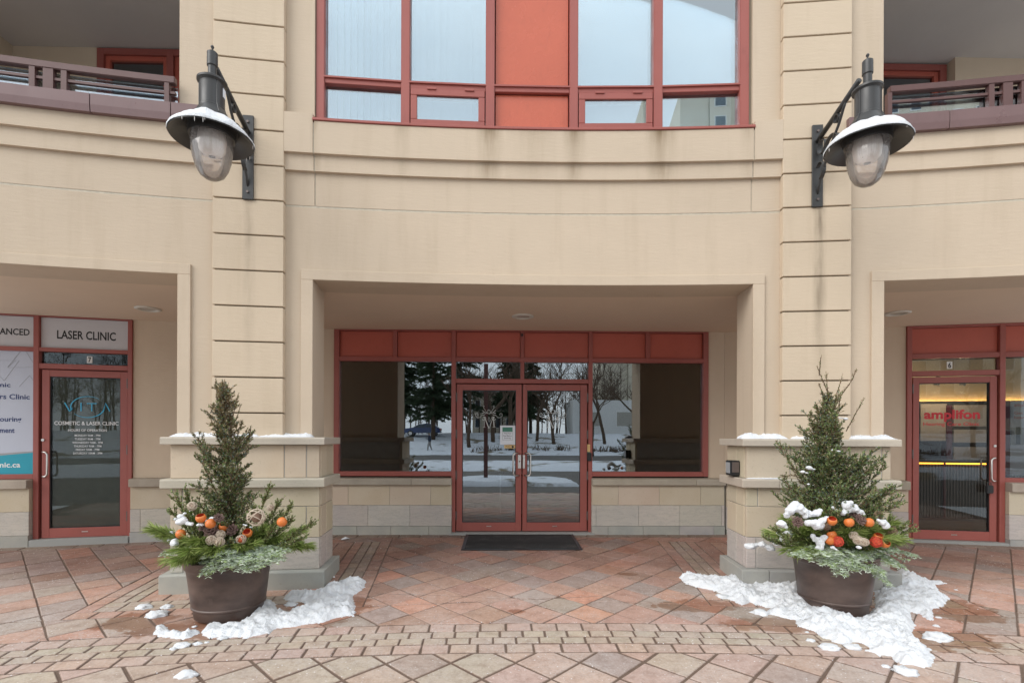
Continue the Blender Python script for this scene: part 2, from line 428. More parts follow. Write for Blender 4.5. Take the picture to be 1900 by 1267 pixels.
# rings
for key in 'LR':
    fr=PIER[key]
    def rect(x0,x1,o0,o1,c,g=.008): bricks.append(([fr(a,b,0)[:2] for a,b in ((x0,o0),(x1,o0),(x1,o1),(x0,o1))],g,vcol(c,.1)))
    def row(x0,x1,o0,o1,c,L_,alongx):
        a,b=(x0,x1) if alongx else (o0,o1);n=max(1,round((b-a)/L_))
        for k in range(n):
            u,v=a+(b-a)*k/n,a+(b-a)*(k+1)/n
            rect(*( (u,v,o0,o1) if alongx else (x0,x1,u,v)),c)
    row(-RX,RX,RO-.15,RO,PINK,.2,True);row(-RX+.14,RX-.14,RO-.262,RO-.15,BEIGE,.17,True);row(-RX+.14,RX-.14,RO-.374,RO-.262,BEIGE,.17,True);row(-RX+.36,RX-.36,.14,RO-.374,PINK,.2,True)
    for s in (-1,1):
        for (a,b,c,L_,top) in ((RX-.14,RX,PINK,.2,RO-.15),(RX-.25,RX-.14,BEIGE,.17,RO-.374),(RX-.36,RX-.25,BEIGE,.17,RO-.374),(.70,RX-.36,PINK,.2,.14+.206)):
            x0,x1=(a,b) if s>0 else (-b,-a);row(x0,x1,RB,top,c,L_,False)
    row(-.70,.70,RB,-.42,PINK,.2,True)
# row of long pavers along the shop fronts
for fr,x0,x1 in ((SC,-2.61,3.27),(SLt,-2.6,2.36),(SRt,-2.36,2.6)):
    n=round((x1-x0)/.3)
    for k in range(n):
        a=x0+(x1-x0)*k/n;b=x0+(x1-x0)*(k+1)/n
        bricks.append(([fr(u,v,0)[:2] for u,v in ((a,.1),(b,.1),(b,.14+ROW),(a,.14+ROW))],.008,vcol((.33,.28,.22),.08)))
def vis(q):
    cx=sum(a[0] for a in q)/len(q);cy=sum(a[1] for a in q)/len(q);v=Vector((cx,cy,zg(cy)))-CAM;w_=v.dot(fw)
    if w_<.5: return -1
    x=950+F*v.dot(RT)/w_;y=812-F*v.dot(UP)/w_
    if x<-60 or x>1960 or y>1330: return -1
    return area(q)/w_**3
for lst,parent,nm in ((pieces,pav,'paver'),(bricks,bor,'brick')):
    lst.sort(key=lambda q:-vis(q[0]));rest=MB()
    for k,(q,g_,c_) in enumerate(lst):
        if k<298 and vis(q)>0 if False else (k<298 and vis(q if not isinstance(q,tuple) else q)>0):
            b=MB()
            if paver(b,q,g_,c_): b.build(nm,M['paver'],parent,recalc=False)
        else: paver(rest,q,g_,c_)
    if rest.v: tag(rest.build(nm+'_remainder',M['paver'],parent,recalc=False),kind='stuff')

# ------------------------------------------------------------------ the building
BL=empty('building',(XC,Y0,0),'beige stucco building with concave front, stone pier bases, red-framed windows and balconies','building')
def part(mb,name,mat,parent=BL,**k): return mb.build(name,M[mat],parent,**k)
TOP=7.3
# column shafts beside each pier (one wide shaft each side, from stone base to lintel)
for s in (-1,1):
    a,b=sorted((s*5.25,s*8.2))
    part(MB().box(arc,a,b,-.41,0,1.5,3.135,8),'column','stucco')
    # raised trim round the openings
part(MB().box(arc,-19,19,-.41,0,3.135,3.852,64),'wall','stucco')
for a,b in ((-19,-5.235),(-5.205,5.205),(5.235,19)):
    part(MB().box(arc,a,b,-.41,0,3.872,4.2,40),'wall','stucco')
part(MB().box(arc,-19,19,-.40,-.004,3.852,3.872,64),'joint_seal','caulk')
# trim frames
def trim(a0,a1,outer_left=True,outer_right=True):
    w_=.27
    t=MB();t.box(arc,a0-(w_ if outer_left else 0),a1+(w_ if outer_right else 0),-.002,.026,3.135,3.235,24)
    if outer_left: t.box(arc,a0-w_,a0,-.002,.026,1.58,3.1345)
    if outer_right: t.box(arc,a1,a1+w_,-.002,.026,1.58,3.1345)
    part(t,'opening_trim','stucco',bevel=.003)
trim(-5.25,5.25);trim(-18.9,-8.2,False,True);trim(8.2,18.9,True,False)
# stepped ledges
def ledge(a,b,z1,n):
    part(MB().box(arc,a,b,-.3,.036,4.2,4.36,n),'ledge','stucco_ledge');part(MB().box(arc,a,b,-.3,.072,4.36,z1,n),'ledge','stucco_ledge')
ledge(-5.205,5.205,4.672,40)
for s in (-1,1):
    a,b=sorted((s*5.235,s*5.88));ledge(a,b,4.745,3)
    a,b=sorted((s*7.42,s*19))
    part(MB().box(arc,a,b,-.3,.036,4.2,4.365,30),'ledge','stucco_ledge');part(MB().box(arc,a,b,-.3,.072,4.365,4.535,30),'ledge','stucco_ledge')
    a,b=sorted((s*5.2,s*5.24));part(MB().box(arc,a,b,-.3,-.008,3.867,4.2),'joint_seal','caulk')
    a,b=sorted((s*5.207,s*5.233));part(MB().box(arc,a,b,-.3,.028,4.2,4.36),'joint_seal','caulk');part(MB().box(arc,a,b,-.3,.064,4.36,4.66),'joint_seal','caulk')
# upper wall: between window and balcony on both sides, then over the window
for s in (-1,1):
    a,b=sorted((s*5.24,s*5.88));part(MB().box(arc,a,b,-.41,-.0,4.762,TOP,3),'wall','stucco')
    part(MB().box(arc,a,b,-.41,-.012,4.745,4.762,3),'joint_seal','dark_joint')
    a,b=sorted((s*5.88,s*8.2));part(MB().box(arc,a,b,-.41,-.001,4.2,TOP,5),'wall','stucco')
    a,b=sorted((s*8.2,s*19));part(MB().box(arc,a,b,-.41,0,6.62,TOP,20),'wall','stucco')
part(MB().box(arc,-5.24,5.24,-.41,0,6.55,TOP,30),'wall','stucco')
# pilaster courses with recessed joints
gz=[3.87-.3425*k for k in range(6,-1,-1)]+[3.87+.3375*k for k in range(1,11)]
for s in (-1,1):
    a,b=sorted((s*5.88,s*7.42));prev=1.58
    part(MB().box(arc,a+.03,b-.03,-.02,.045,1.585,TOP,4),'pilaster_core','dark_joint')
    for k,z in enumerate(gz+[TOP]):
        if z-prev<.05: continue
        z1=z-.007 if z<TOP else z;ins=.004
        x=MB();q=.0009*0
        x.box(arc,a,b,.0,.072,prev+.007 if prev>1.6 else prev,z1,4)
        part(x,'pilaster_panel','stucco_panel',bevel=.004)
        prev=z
# stone bases
STB=(.50,.42,.315);STW=(.46,.42,.38);STY=(.50,.42,.30)
def base(s):
    c=s*6.645;A,B=c-1.615,c+1.615;T=lambda t:c+(t-c)
    fr=arc
    part(MB().box(fr,A+.022,B-.022,-.41,.091,.05,1.52,4),'pier_core','mortar')
    # caps
    for z0,z1 in ((1.512,1.583),(1.105,1.19)):
        cp=MB();prof=[(-.5,z0),(.165,z0),(.165,z1-.012),(.155,z1),(-.5,z1)]
        e=1.76
        if s<0: cuts=[c-e,c+e]
        else: cuts=[c-e,c-.9,c+e]
        for u,v in zip(cuts,cuts[1:]):
            x=MB();x.prof(fr,u+.004,v-.004,prof,6,c=vcol((.44,.39,.32),.05));part(x,'cap_stone','stone',bevel=.004)
    def course(z0,z1,joints,cl,mat):
        js=[A]+[cyl(j,(1000),.1)[0] for j in joints]+[B]
        for u,v in zip(js,js[1:]):
            x=MB();x.box(fr,u+.012,v-.012,.05,.1,z0+.003,z1-.003,2,c=vcol(cl,.07));part(x,'stone_block',mat,bevel=.003)
        for e0,sg in ((A,-1),(B,1)):
            # side faces: two stones deep
            for o0,o1 in ((-.42,-.16),(-.155,.047)):
                x=MB();u,v=sorted((e0,e0-sg*.1));x.box(fr,u+(.012 if sg>0 else -.002),v+(.002 if sg>0 else -.012),o0,o1,z0+.003,z1-.003,1,c=vcol(cl,.07));part(x,'stone_block',mat,bevel=.003)
    if s<0:
        course(1.19,1.512,[527,568],STB,'stone');course(.914,1.105,[338],STB,'stone');course(.61,.914,[338,568],STY,'stone');course(.305,.61,[340],STW,'rough_stone')
    else:
        course(1.19,1.512,[1466,1636],STB,'stone');course(.914,1.105,[1406],STB,'stone');course(.61,.914,[1560],STY,'stone');course(.305,.61,[1403],STW,'rough_stone')
    cuts=[c-1.77,c+1.77] if s<0 else [c-1.77,cyl(1428,1080,.17)[0],cyl(1640,1080,.17)[0],c+1.77]
    for u,v in zip(cuts,cuts[1:]):
        x=MB();x.prof(fr,u+.006,v-.006,[(-.47,.05),(.17,.05),(.17,.292),(.158,.304),(-.47,.304)],3,c=vcol((.31,.31,.295),.03));part(x,'plinth_stone','stone',bevel=.004)
base(-1);base(1)
# soffits
part(MB().box(arc,-19,19,-3.2,-.41,3.142,3.2,40),'soffit','soffit')
# ---------------- shop fronts
Cx=lambda p,y=800,o=0:SC.px(p,y,o)[0];Cz=lambda y,o=0:SC.px(845,y,o)[1]
def bars(fr,lst,name='window_frame',o0=-.03,o1=.06,mat='red_frame',parent=BL):
    r=[]
    for x0,x1,z0,z1 in lst:
        r.append(part(MB().box(fr,x0,x1,o0,o1,z0,z1),name,mat,parent,bevel=.004))
    return r
X={k:Cx(v) for k,v in dict(L0=621.5,L1=631,a0=730,a1=737.5,b0=838,b1=846,c0=965,c1=972,d0=1090.5,d1=1098,e0=1196,e1=1204,R1=1302,R0=1311.5).items()}
Z=dict(top=3.14,p0=Cz(663.5),p1=Cz(671.6),g0=Cz(874),g1=Cz(882.7),t0=Cz(703),t1=Cz(711.3),d0=Cz(985))
bars(SC,[(X['L0'],X['L1'],Z['g1'],3.141),(X['R1'],X['R0'],Z['g1'],3.141),(X['b0'],X['b1'],.2,3.141),(X['d0'],X['d1'],.2,3.141)],'mullion')
bars(SC,[(X['L1'],X['b0'],Z['p1'],Z['p0']),(X['b1'],X['d0'],Z['p1'],Z['p0']),(X['d1'],X['R1'],Z['p1'],Z['p0']),
         (X['L1'],X['b0'],Z['g1'],Z['g0']),(X['d1'],X['R1'],Z['g1'],Z['g0']),(X['b1'],X['d0'],Z['t1'],Z['t0']),
         (X['L1'],X['b0'],3.12,3.141),(X['b1'],X['d0'],3.12,3.141),(X['d1'],X['R1'],3.12,3.141)],'rail',o1=.056)
bars(SC,[(X['a0'],X['a1'],Z['p0'],3.12),(X['c0'],X['c1'],Z['p0'],3.12),(X['e0'],X['e1'],Z['p0'],3.12),(X['c0'],X['c1'],Z['t0'],Z['p1'])],'mullion',o1=.056)
for a,b in (('L1','a0'),('a1','b0'),('b1','c0'),('c1','d0'),('d1','e0'),('e1','R1')):
    part(MB().box(SC,X[a]+.003,X[b]-.003,-.01,.018,Z['p0']+.003,3.117),'infill_panel','red_panel',bevel=.003)
def pane(fr,x0,x1,z0,z1,mat,o=.0,parent=BL,name='pane'):
    return part(MB().box(fr,x0-.005,x1+.005,o-.004,o+.004,z0-.005,z1+.005),name,mat,parent)
pane(SC,X['L1'],X['b0'],Z['g0'],Z['p1'],'store_glass');pane(SC,X['d1'],X['R1'],Z['g0'],Z['p1'],'store_glass')
pane(SC,X['b1'],X['c0'],Z['t0'],Z['p1'],'store_glass');pane(SC,X['c1'],X['d0'],Z['t0'],Z['p1'],'store_glass')
def handle(fr,x,z0,z1,o,sg,parent,r=.011):
    pts=[(x,o,z1)];reach=.07
    side=.085*sg
    P=[(0,0,z1),(.02*sg,.045,z1),(.05*sg,.066,z1),(side-.02*sg,.07,z1),(side,.07,z1-.03),(side,.07,(z0+z1)/2),(side,.07,z0+.03),(side-.02*sg,.07,z0),(.05*sg,.066,z0),(.02*sg,.045,z0),(0,0,z0)]
    return part(MB().tube([fr(x+a,o+b,c) for a,b,c in P],r,10),'handle','steel',parent,smooth=True)
def door(fr,x0,x1,z0,z1,gx0,gx1,gz0,gz1,gmat,hx,hz0,hz1,hs,hinge_x,hz,name='door',kp=True):
    d_=MB();o0,o1=-.015,.042
    d_.box(fr,x0,gx0,o0,o1,z0,z1);d_.box(fr,gx1,x1,o0,o1,z0,z1);d_.box(fr,gx0-.001,gx1+.001,o0,o1-.001,gz1,z1);d_.box(fr,gx0-.001,gx1+.001,o0,o1-.001,z0,gz0)
    D=part(d_,name,'red_frame',bevel=.003)
    b=MB();t=.008
    for q in ((gx0,gx0+t,gz0,gz1),(gx1-t,gx1,gz0,gz1),(gx0+t,gx1-t,gz0,gz0+t),(gx0+t,gx1-t,gz1-t,gz1)): b.box(fr,q[0],q[1],-.01,.03,q[2],q[3])
    part(b,'gasket','black_plastic',D)
    pane(fr,gx0,gx1,gz0,gz1,gmat,.012,D)
    handle(fr,hx,hz0,hz1,.042,hs,D)
    h2=part(MB().tube([fr(hx+a*hs,-.02-b,c) for a,b,c in ((0,0,hz1),(.05,.06,hz1),(.085,.06,hz1-.03),(.085,.06,hz0+.03),(.05,.06,hz0),(0,0,hz0))],.011,8),'handle','steel',D,smooth=True)
    for zz in hz:
        h=MB();h.tube([fr(hinge_x,.052,zz-.065),fr(hinge_x,.052,zz+.065)],.009,8);h.box(fr,hinge_x-.014,hinge_x+.014,.042,.046,zz-.06,zz+.06);part(h,'hinge','hinge',D)
    if kp: part(MB().box(fr,(x0+x1)/2-.035,(x0+x1)/2+.035,.042,.046,z0+.065,z0+.078),'maker_plate','steel',D)
    return D
hzs=[Cz(737),Cz(805),Cz(881),Cz(955)]
dx={k:Cx(v) for k,v in dict(l0=847.6,l1=967.6,gl0=858.3,gl1=957,r0=969.6,r1=1088.6,gr0=977.6,gr1=1076).items()}
dz0,dz1=Cz(984),Cz(713);gz0_,gz1_=Cz(968),Cz(723.9)
DL=door(SC,dx['l0'],dx['l1'],dz0,dz1,dx['gl0'],dx['gl1'],gz0_,gz1_,'store_glass',Cx(963),Cz(881),Cz(840),-1,Cx(847),hzs)
DR=door(SC,dx['r0'],dx['r1'],dz0,dz1,dx['gr0'],dx['gr1'],gz0_,gz1_,'store_glass',Cx(973),Cz(881),Cz(840),1,Cx(1089.5),hzs)
for dd,a,b in ((DL,961,966.8),(DR,970,974)):
    part(MB().box(SC,Cx(a),Cx(b),.042,.05,Cz(868),Cz(843)),'lock_plate','steel',dd,bevel=.002)
part(MB().tube([SC(Cx(964),.048,Cz(855)),SC(Cx(964),.06,Cz(855))],.011,14),'lock_cylinder','hinge',DL)
part(MB().box(SC,X['b0']-.02,X['d1']+.02,-.05,.16,.15,Cz(985.3)),'threshold','concrete',bevel=.006)
# low stone walls under the windows, in courses
def lowwall(fr,x0,x1,zs,z3,joint1,joint2,joint3,sillj=(),fo=.12):
    """zs: z at bottoms/tops (sill top, sill bottom, mid, base top)"""
    s1,s0,m_,b1=zs
    part(MB().box(fr,x0+.01,x1-.01,-.1,fo-.008,.05,s0),'wall_core','mortar')
    part(MB().box(fr,x0,x1,-.1,.03,s1-.02,s1+.0),'sill_back','mortar')
    js=[x0]+list(sillj)+[x1]
    for u,v in zip(js,js[1:]): part(MB().prof(fr,u+.002,v-.002,[(-.05,s0),(fo+.055,s0),(fo+.055,s1-.012),(fo+.045,s1-.002),(-.05,s1+.008)],1,c=vcol((.34,.30,.24),.04)),'sill_stone','stone',bevel=.003)
    for (z0,z1,jj,cl,mt,ff) in ((m_,s0,joint1,STB,'stone',0),(b1,m_,joint2,STW,'rough_stone',.004),(.1,b1,joint3,(.31,.31,.295),'stone',.02)):
        js=[x0]+list(jj)+[x1]
        for u,v in zip(js,js[1:]): part(MB().box(fr,u+.002,v-.002,.05,fo+ff,z0+.002,z1-.002,1,c=vcol(cl,.07)),'stone_block',mt,bevel=.003)
o=.12
cz=lambda y:Cz(y,o);cx_=lambda p:Cx(p,930,o)
zs=(Cz(887.6,.17),cz(899),cz(937),cz(975.5))
lowwall(SC,-2.58,cx_(838),zs,0,[cx_(p) for p in (646,723,799)],[cx_(p) for p in (683,760.6)],[cx_(p) for p in (663,726,796)],[cx_(764)])
lowwall(SC,cx_(1098),3.24,zs,0,[cx_(p) for p in (1147,1223.5,1300)],[cx_(p) for p in (1106,1185,1261,1339)],[cx_(p) for p in (1128,1193,1260,1324)],[cx_(1290)])
zsill=zs[0]
part(MB().box(SC,-2.61,X['L0']-.003,-.1,.03,zsill-.05,3.143),'back_wall','stucco_back')
part(MB().box(SC,X['R0']+.003,3.27,-.1,.03,zsill-.05,3.143),'back_wall','stucco_back')
# left shop front
Lx=lambda p,y=800,o=0:SLt.px(p,y,o)[0];Lz=lambda x,y,o=0:SLt.px(x,y,o)[1]
a=dict(m0=Lx(66.8),m1=Lx(77.2),j0=Lx(240.5),j1=Lx(248.6))
tz0=Lz(150,648);tz1=Lz(150,655);uz0=Lz(150,677);uz1=Lz(150,686.5);gz_=Lz(40,879);gzb=Lz(40,888)
bars(SLt,[(a['m0'],a['m1'],.2,3.141),(a['j0'],a['j1'],.2,3.141),(-2.3,-2.22,gzb,3.141)],'mullion')
bars(SLt,[(a['m1'],a['j0'],tz1,tz0),(a['m1'],a['j0'],uz1,uz0),(a['m1'],a['j0'],3.125,3.141),(-2.22,a['m0'],3.125,3.141),(-2.22,a['m0'],tz1-.005,tz0),(-2.22,a['m0'],gzb,gz_)],'rail',o1=.056)
SG7=part(MB().box(SLt,a['m1']+.004,a['j0']-.004,.0,.02,tz0+.004,3.121),'fascia_board','sign_board')
pane(SLt,a['m1'],a['j0'],uz0,tz1,'door7_glass')
l7=dict(x0=Lx(81.5),x1=Lx(239.5),g0=Lx(95.7),g1=Lx(226))
D7=door(SLt,l7['x0'],l7['x1'],Lz(160,994.5),Lz(160,688.5),l7['g0'],l7['g1'],Lz(160,977),Lz(160,700.5),'door7_glass',Lx(84),Lz(98,883),Lz(98,838),1,Lx(240),[Lz(238,712),Lz(238,834),Lz(238,956)])
part(MB().tube([SLt(Lx(84.5),.04,Lz(84,816)),SLt(Lx(84.5),.056,Lz(84,816))],.017,14),'lock_cylinder','steel',D7)
part(MB().box(SLt,a['m0'],a['j1'],-.05,.14,.15,Lz(160,995)),'threshold','concrete',bevel=.006)
zsL=(Lz(30,891,.17),Lz(30,906,.12),Lz(30,950,.12),Lz(30,994,.12))
lowwall(SLt,-2.3,a['m0'],zsL,0,[-1.9,-1.45],[-1.7],[-1.8],fo=.12)
zsL2=(Lz(280,888,.17),Lz(280,900.5,.12),Lz(280,942,.12),Lz(280,983,.12))
lowwall(SLt,a['j1']+.01,2.35,zsL,0,[.62,1.2,1.8],[.12,.9,1.5],[.5,1.2],fo=.12)
part(MB().box(SLt,a['j1']+.003,2.36,-.1,.03,zsL[0]-.05,3.143),'back_wall','stucco_back')
pane(SLt,-2.22,a['m0'],gz_,tz1,'store_glass')
# right shop front
Rx=lambda p,y=800,o=0:SRt.px(p,y,o)[0];Rz=lambda x,y,o=0:SRt.px(x,y,o)[1]
b=dict(j0=Rx(1678.5),j1=Rx(1687.5),m0=Rx(1849),m1=Rx(1859.6))
pz0=Rz(1770,656);pz1=Rz(1770,665);uz0=Rz(1770,688);uz1=Rz(1770,697.5);gz_=Rz(1880,886);gzb=Rz(1880,895)
bars(SRt,[(b['j0'],b['j1'],.2,3.141),(b['m0'],b['m1'],.2,3.141),(2.2,2.28,gzb,3.141)],'mullion')
bars(SRt,[(b['j1'],b['m0'],3.11,3.141),(b['j1'],b['m0'],pz1,pz0),(b['j1'],b['m0'],uz1,uz0),(b['m1'],2.2,3.11,3.141),(b['m1'],2.2,pz1,pz0),(b['m1'],2.2,gzb,gz_)],'rail',o1=.056)
for u,v in ((b['j1'],b['m0']),(b['m1'],2.2)): part(MB().box(SRt,u+.003,v-.003,-.01,.018,pz0+.003,3.107),'infill_panel','red_panel',bevel=.003)
pane(SRt,b['j1'],b['m0'],uz0,pz1,'shop_glass');pane(SRt,b['m1'],2.2,gz_,pz1,'shop_glass')
r6=dict(x0=Rx(1690.5),x1=Rx(1845.5),g0=Rx(1702),g1=Rx(1832.5))
D6=door(SRt,r6['x0'],r6['x1'],Rz(1768,1000.5),Rz(1768,699.5),r6['g0'],r6['g1'],Rz(1768,983.5),Rz(1768,710.5),'shop_glass',Rx(1842),Rz(1830,891),Rz(1830,849),-1,Rx(1689.5),[Rz(1690,722),Rz(1690,842),Rz(1690,962)])
part(MB().tube([SRt(Rx(1841),.04,Rz(1841,827)),SRt(Rx(1841),.056,Rz(1841,827))],.017,14),'lock_cylinder','steel',D6)
part(MB().box(SRt,b['j0'],b['m1'],-.05,.14,.15,Rz(1768,1001)),'threshold','concrete',bevel=.006)
zsR=(Rz(1880,896,.17),Rz(1880,912,.12),Rz(1880,955,.12),Rz(1880,1001,.12))
lowwall(SRt,b['m1'],2.4,zsR,0,[1.6,2.0],[1.8],[1.7],fo=.12)
lowwall(SRt,-2.35,b['j0']-.01,zsR,0,[-1.8,-1.2,-.6],[-1.5,-.9,-.35],[-1.2,-.5],fo=.12)
part(MB().box(SRt,-2.36,b['j0']-.003,-.1,.03,zsR[0]-.05,3.143),'back_wall','stucco_back')
# rooms behind the glass (closed boxes, open side is the glazing)
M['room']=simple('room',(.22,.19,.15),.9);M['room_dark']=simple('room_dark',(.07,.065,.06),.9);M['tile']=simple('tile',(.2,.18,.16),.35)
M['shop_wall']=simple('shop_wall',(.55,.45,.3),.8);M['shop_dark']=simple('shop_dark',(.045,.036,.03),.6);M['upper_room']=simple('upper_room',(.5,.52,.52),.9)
def room(fr,x0,x1,o0,o1,z0,z1,mat,name,floor='tile',back=None):
    t=.03
    part(MB().box(fr,x0,x1,o0-t,o0,z0,z1),name+'_back_wall',back or mat);part(MB().box(fr,x0-t,x0,o0-t,o1,z0,z1),name+'_side_wall',mat);part(MB().box(fr,x1,x1+t,o0-t,o1,z0,z1),name+'_side_wall',mat)
    part(MB().box(fr,x0-t,x1+t,o0-t,o1,z1,z1+t),name+'_ceiling',mat);part(MB().box(fr,x0-t,x1+t,o0-t,o1,z0-t,z0),name+'_floor',floor)
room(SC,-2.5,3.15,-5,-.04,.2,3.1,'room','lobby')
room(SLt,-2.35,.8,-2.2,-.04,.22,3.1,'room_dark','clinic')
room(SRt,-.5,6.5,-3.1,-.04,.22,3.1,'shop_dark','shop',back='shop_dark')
# shop interior on the right
SI=-3.05;q=lambda px,py,o=SI:SRt.px(px,py,o)
zled=q(1770,747,-2.9)[1]
part(MB().box(SRt,-.48,6.4,-3.09,-3.02,zled,3.09),'lit_wall','shop_wall')
def emis(name,c,s):
    k=NM(name);k.set(Base_Color=c,Emission_Color=c,Emission_Strength=s);return k.m
M['cove']=emis('cove_light',(1,.62,.22),15.);M['led']=emis('led_strip_light',(1,.38,.04),5.)
part(MB().box(SRt,-.45,6.3,-2.99,-2.96,zled-.02,zled+.015),'cove_light','cove')
part(MB().box(SRt,-.48,6.4,-2.95,-2.9,zled-.3,zled+.03),'cove_ledge','shop_dark')
ct=q(1770,858,-2.0)[1];cb=.22
M['counter']=simple('counter',(.10,.075,.055),.5);M['box_board']=simple('box_board',(.5,.42,.34),.7);M['shop_red']=simple('shop_red',(.11,.008,.008),.5)
part(MB().box(SRt,-.45,5,-2.4,-1.98,ct,ct+.04),'counter_top','shop_dark')
part(MB().box(SRt,-.45,5,-2.4,-2.06,cb,ct),'counter_front','counter')
xx=-.44
while xx<3.2:
    part(MB().box(SRt,xx,xx+.028,-2.06,-2.035,cb+.02,ct-.009),'counter_slat','counter');xx+=.045
part(MB().box(SRt,-.44,4.9,-2.03,-2.015,ct-.028,ct-.006),'led_strip','led')
rx_=q(1753,900,-2.0)[0];part(MB().box(SRt,rx_-.012,rx_+.012,-2.03,-1.995,cb+.02,ct),'counter_strip','shop_red')
for (x0,y0,x1,y1) in ((1763,797,1829,821),(1763,829,1829,853),(1763,752,1829,791),(1702,750,1751,818)):
    A_,B_=q(x0,y0,-2.85),q(x1,y1,-2.85);part(MB().box(SRt,A_[0],B_[0],-2.89,-2.75,B_[1],A_[1]),'display_panel','box_board',bevel=.004)
A_,B_=q(1752,752,-2.8),q(1762,858,-2.8);part(MB().box(SRt,A_[0],B_[0],-2.88,-2.73,B_[1],A_[1]),'display_divider','shop_red')
for px in (1742,1790): 
    A_=q(px,712,-2.4);part(MB().tube([SRt(A_[0],-2.4,A_[1]+.12),SRt(A_[0]-.04,-2.4,A_[1]-.03)],.045,14),'spotlight','lamp_metal',smooth=False)
for px in (1742,1790):
    A_=q(px,716,-2.3);pd=bpy.data.lights.new('spot_bulb','POINT');pd.energy=6;pd.color=(1,.78,.5);pd.shadow_soft_size=.04;po=bpy.data.objects.new('spot_bulb',pd);po.location=SRt(A_[0]-.06,-2.25,A_[1]-.1);col.objects.link(po);po.parent=BL;po.matrix_parent_inverse=BL.matrix_basis.inverted()
M['film']=simple('film',(.125,.13,.112),.6)
part(MB().box(SLt,l7['g0']-.004,l7['g1']+.004,-.012,-.006,Lz(160,977)-.004,Lz(160,700.5)+.004),'privacy_film','film',D7)
# lobby: hall table with plant seen through the left leaf
M['foliage_plain']=simple('foliage_plain',(.05,.11,.03),.7)
ht=empty('hall_table',(SC(.18,-2.,.2)),'small white-topped hall table standing in the lobby behind the left door leaf','table')
part(MB().box(SC,-.05,.45,-2.3,-1.85,.92,.96),'tabletop','white_paint',ht)
for lx in (-.03,.41):
    for ly in (-2.28,-1.88): part(MB().box(SC,lx,lx+.03,ly,ly+.03,.2,.92),'leg','steel',ht)
# upper curved window: five bays of flat glass between mullions
UM=[(-5.22,-5.03),(-3.24,-3.03),(-1.20,-.98),(.85,1.06),(2.9,3.12),(4.96,5.18)]
ZB,ZR0,ZR1,ZT=4.70,5.125,5.185,6.55
for u,v in UM: part(MB().box(arc,u,v,-.14,-.02,ZB+.004,ZT),'mullion','red_frame',bevel=.005)
for i in range(5):
    A_=UM[i][1];B_=UM[i+1][0]
    part(MB().box(arc,A_,B_,-.14,-.035,ZR0,ZR1),'rail','red_frame',bevel=.004)
    part(MB().box(arc,A_-.02,B_+.02,-.12,-.018,ZR1-.012,ZR1+.004),'rail','red_frame')
    part(MB().box(arc,A_,B_,-.14,-.03,ZB+.004,ZB+.045),'rail','red_frame',bevel=.004)
    part(MB().box(arc,A_,B_,-.14,-.03,ZT-.06,ZT),'rail','red_frame')
    if i==2:
        part(MB().box(arc,A_+.02,B_-.02,-.11,-.075,ZR1+.01,ZT-.07),'infill_panel','orange_panel',bevel=.003);part(MB().box(arc,A_+.02,B_-.02,-.11,-.075,ZB+.05,ZR0-.006),'infill_panel','orange_panel',bevel=.003)
    else:
        part(MB().box(arc,A_,B_,-.095,-.087,ZR1,ZT-.06),'pane','upper_glass')
        if i in (1,3):
            s_=MB();w_=.1;aw=.27
            aw=.155;s_.box(arc,A_+.02,B_-.02,-.11,-.02,ZB+.046,ZB+.108);s_.box(arc,A_+.02,B_-.02,-.11,-.02,ZR0-.072,ZR0-.005)
            s_.box(arc,A_+.02,A_+.02+aw,-.11,-.0205,ZB+.1085,ZR0-.0725);s_.box(arc,B_-.02-aw,B_-.02,-.11,-.0205,ZB+.1085,ZR0-.0725)
            S_=part(s_,'window_sash','red_frame',bevel=.004)
            part(MB().box(arc,A_+.02+aw,B_-.02-aw,-.045,-.038,ZB+.108,ZR0-.072),'pane','upper_glass',S_)
            for hx in (A_+.42,B_-.5): part(MB().box(arc,hx,hx+.22,-.02,-.006,ZR0-.018,ZR0+.006),'hinge','red_frame',S_,bevel=.002)
        else: part(MB().box(arc,A_,B_,-.095,-.087,ZB+.045,ZR0),'pane','upper_glass')
part(MB().box(arc,-5.24,5.24,-.2,.085,4.676,4.703,40),'window_sill','red_frame',bevel=.004)
part(MB().box(arc,-5.24,-5.221,-.3,-.03,4.76,ZT),'joint_seal','dark_joint');part(MB().box(arc,5.181,5.24,-.3,-.03,4.76,ZT),'joint_seal','dark_joint')
# vertical blinds
M['blind']=simple('blind',(.80,.82,.82),.8,var=.03)
for (A_,B_) in ((-5.0,-3.26),(-3.0,-1.22)):
    bl=part(MB().box(arc,A_,B_,-.24,-.2,6.36,6.41),'blind_headrail','white_paint')
    n=11
    for k in range(n):
        t=A_+(B_-A_)*(k+.5)/n;ww=(B_-A_)/n*.56;tw=.042+random.uniform(-.012,.012)
        vs=[arc(t-ww,-.22-tw,4.75),arc(t,-.222,4.75),arc(t+ww,-.22+tw,4.75),arc(t+ww,-.22+tw,6.36),arc(t,-.222,6.36),arc(t-ww,-.22-tw,6.36)]
        part(MB().add(vs,[(0,1,4,5),(1,2,3,4)]),'blind_slat','blind',bl,recalc=False)
for (A_,B_) in ((1.08,2.88),(3.14,4.94)):
    part(MB().box(arc,A_+.02,B_-.02,-.225,-.22,4.72,6.58),'roller_blind','blind')
part(MB().box(arc,-5.24,5.24,-3.2,-.3,4.5,4.62,20),'upper_floor','tile')
part(MB().box(arc,-5.24,5.24,-3.2,-.3,6.6,6.65,20),'upper_ceiling','upper_room');part(MB().box(arc,-5.24,5.24,-3.25,-3.2,4.5,6.65,20),'upper_back_wall','upper_room')
for t in (-5.3,5.25): part(MB().box(arc,t,t+.05,-3.2,-.41,4.5,6.65),'upper_side_wall','upper_room')
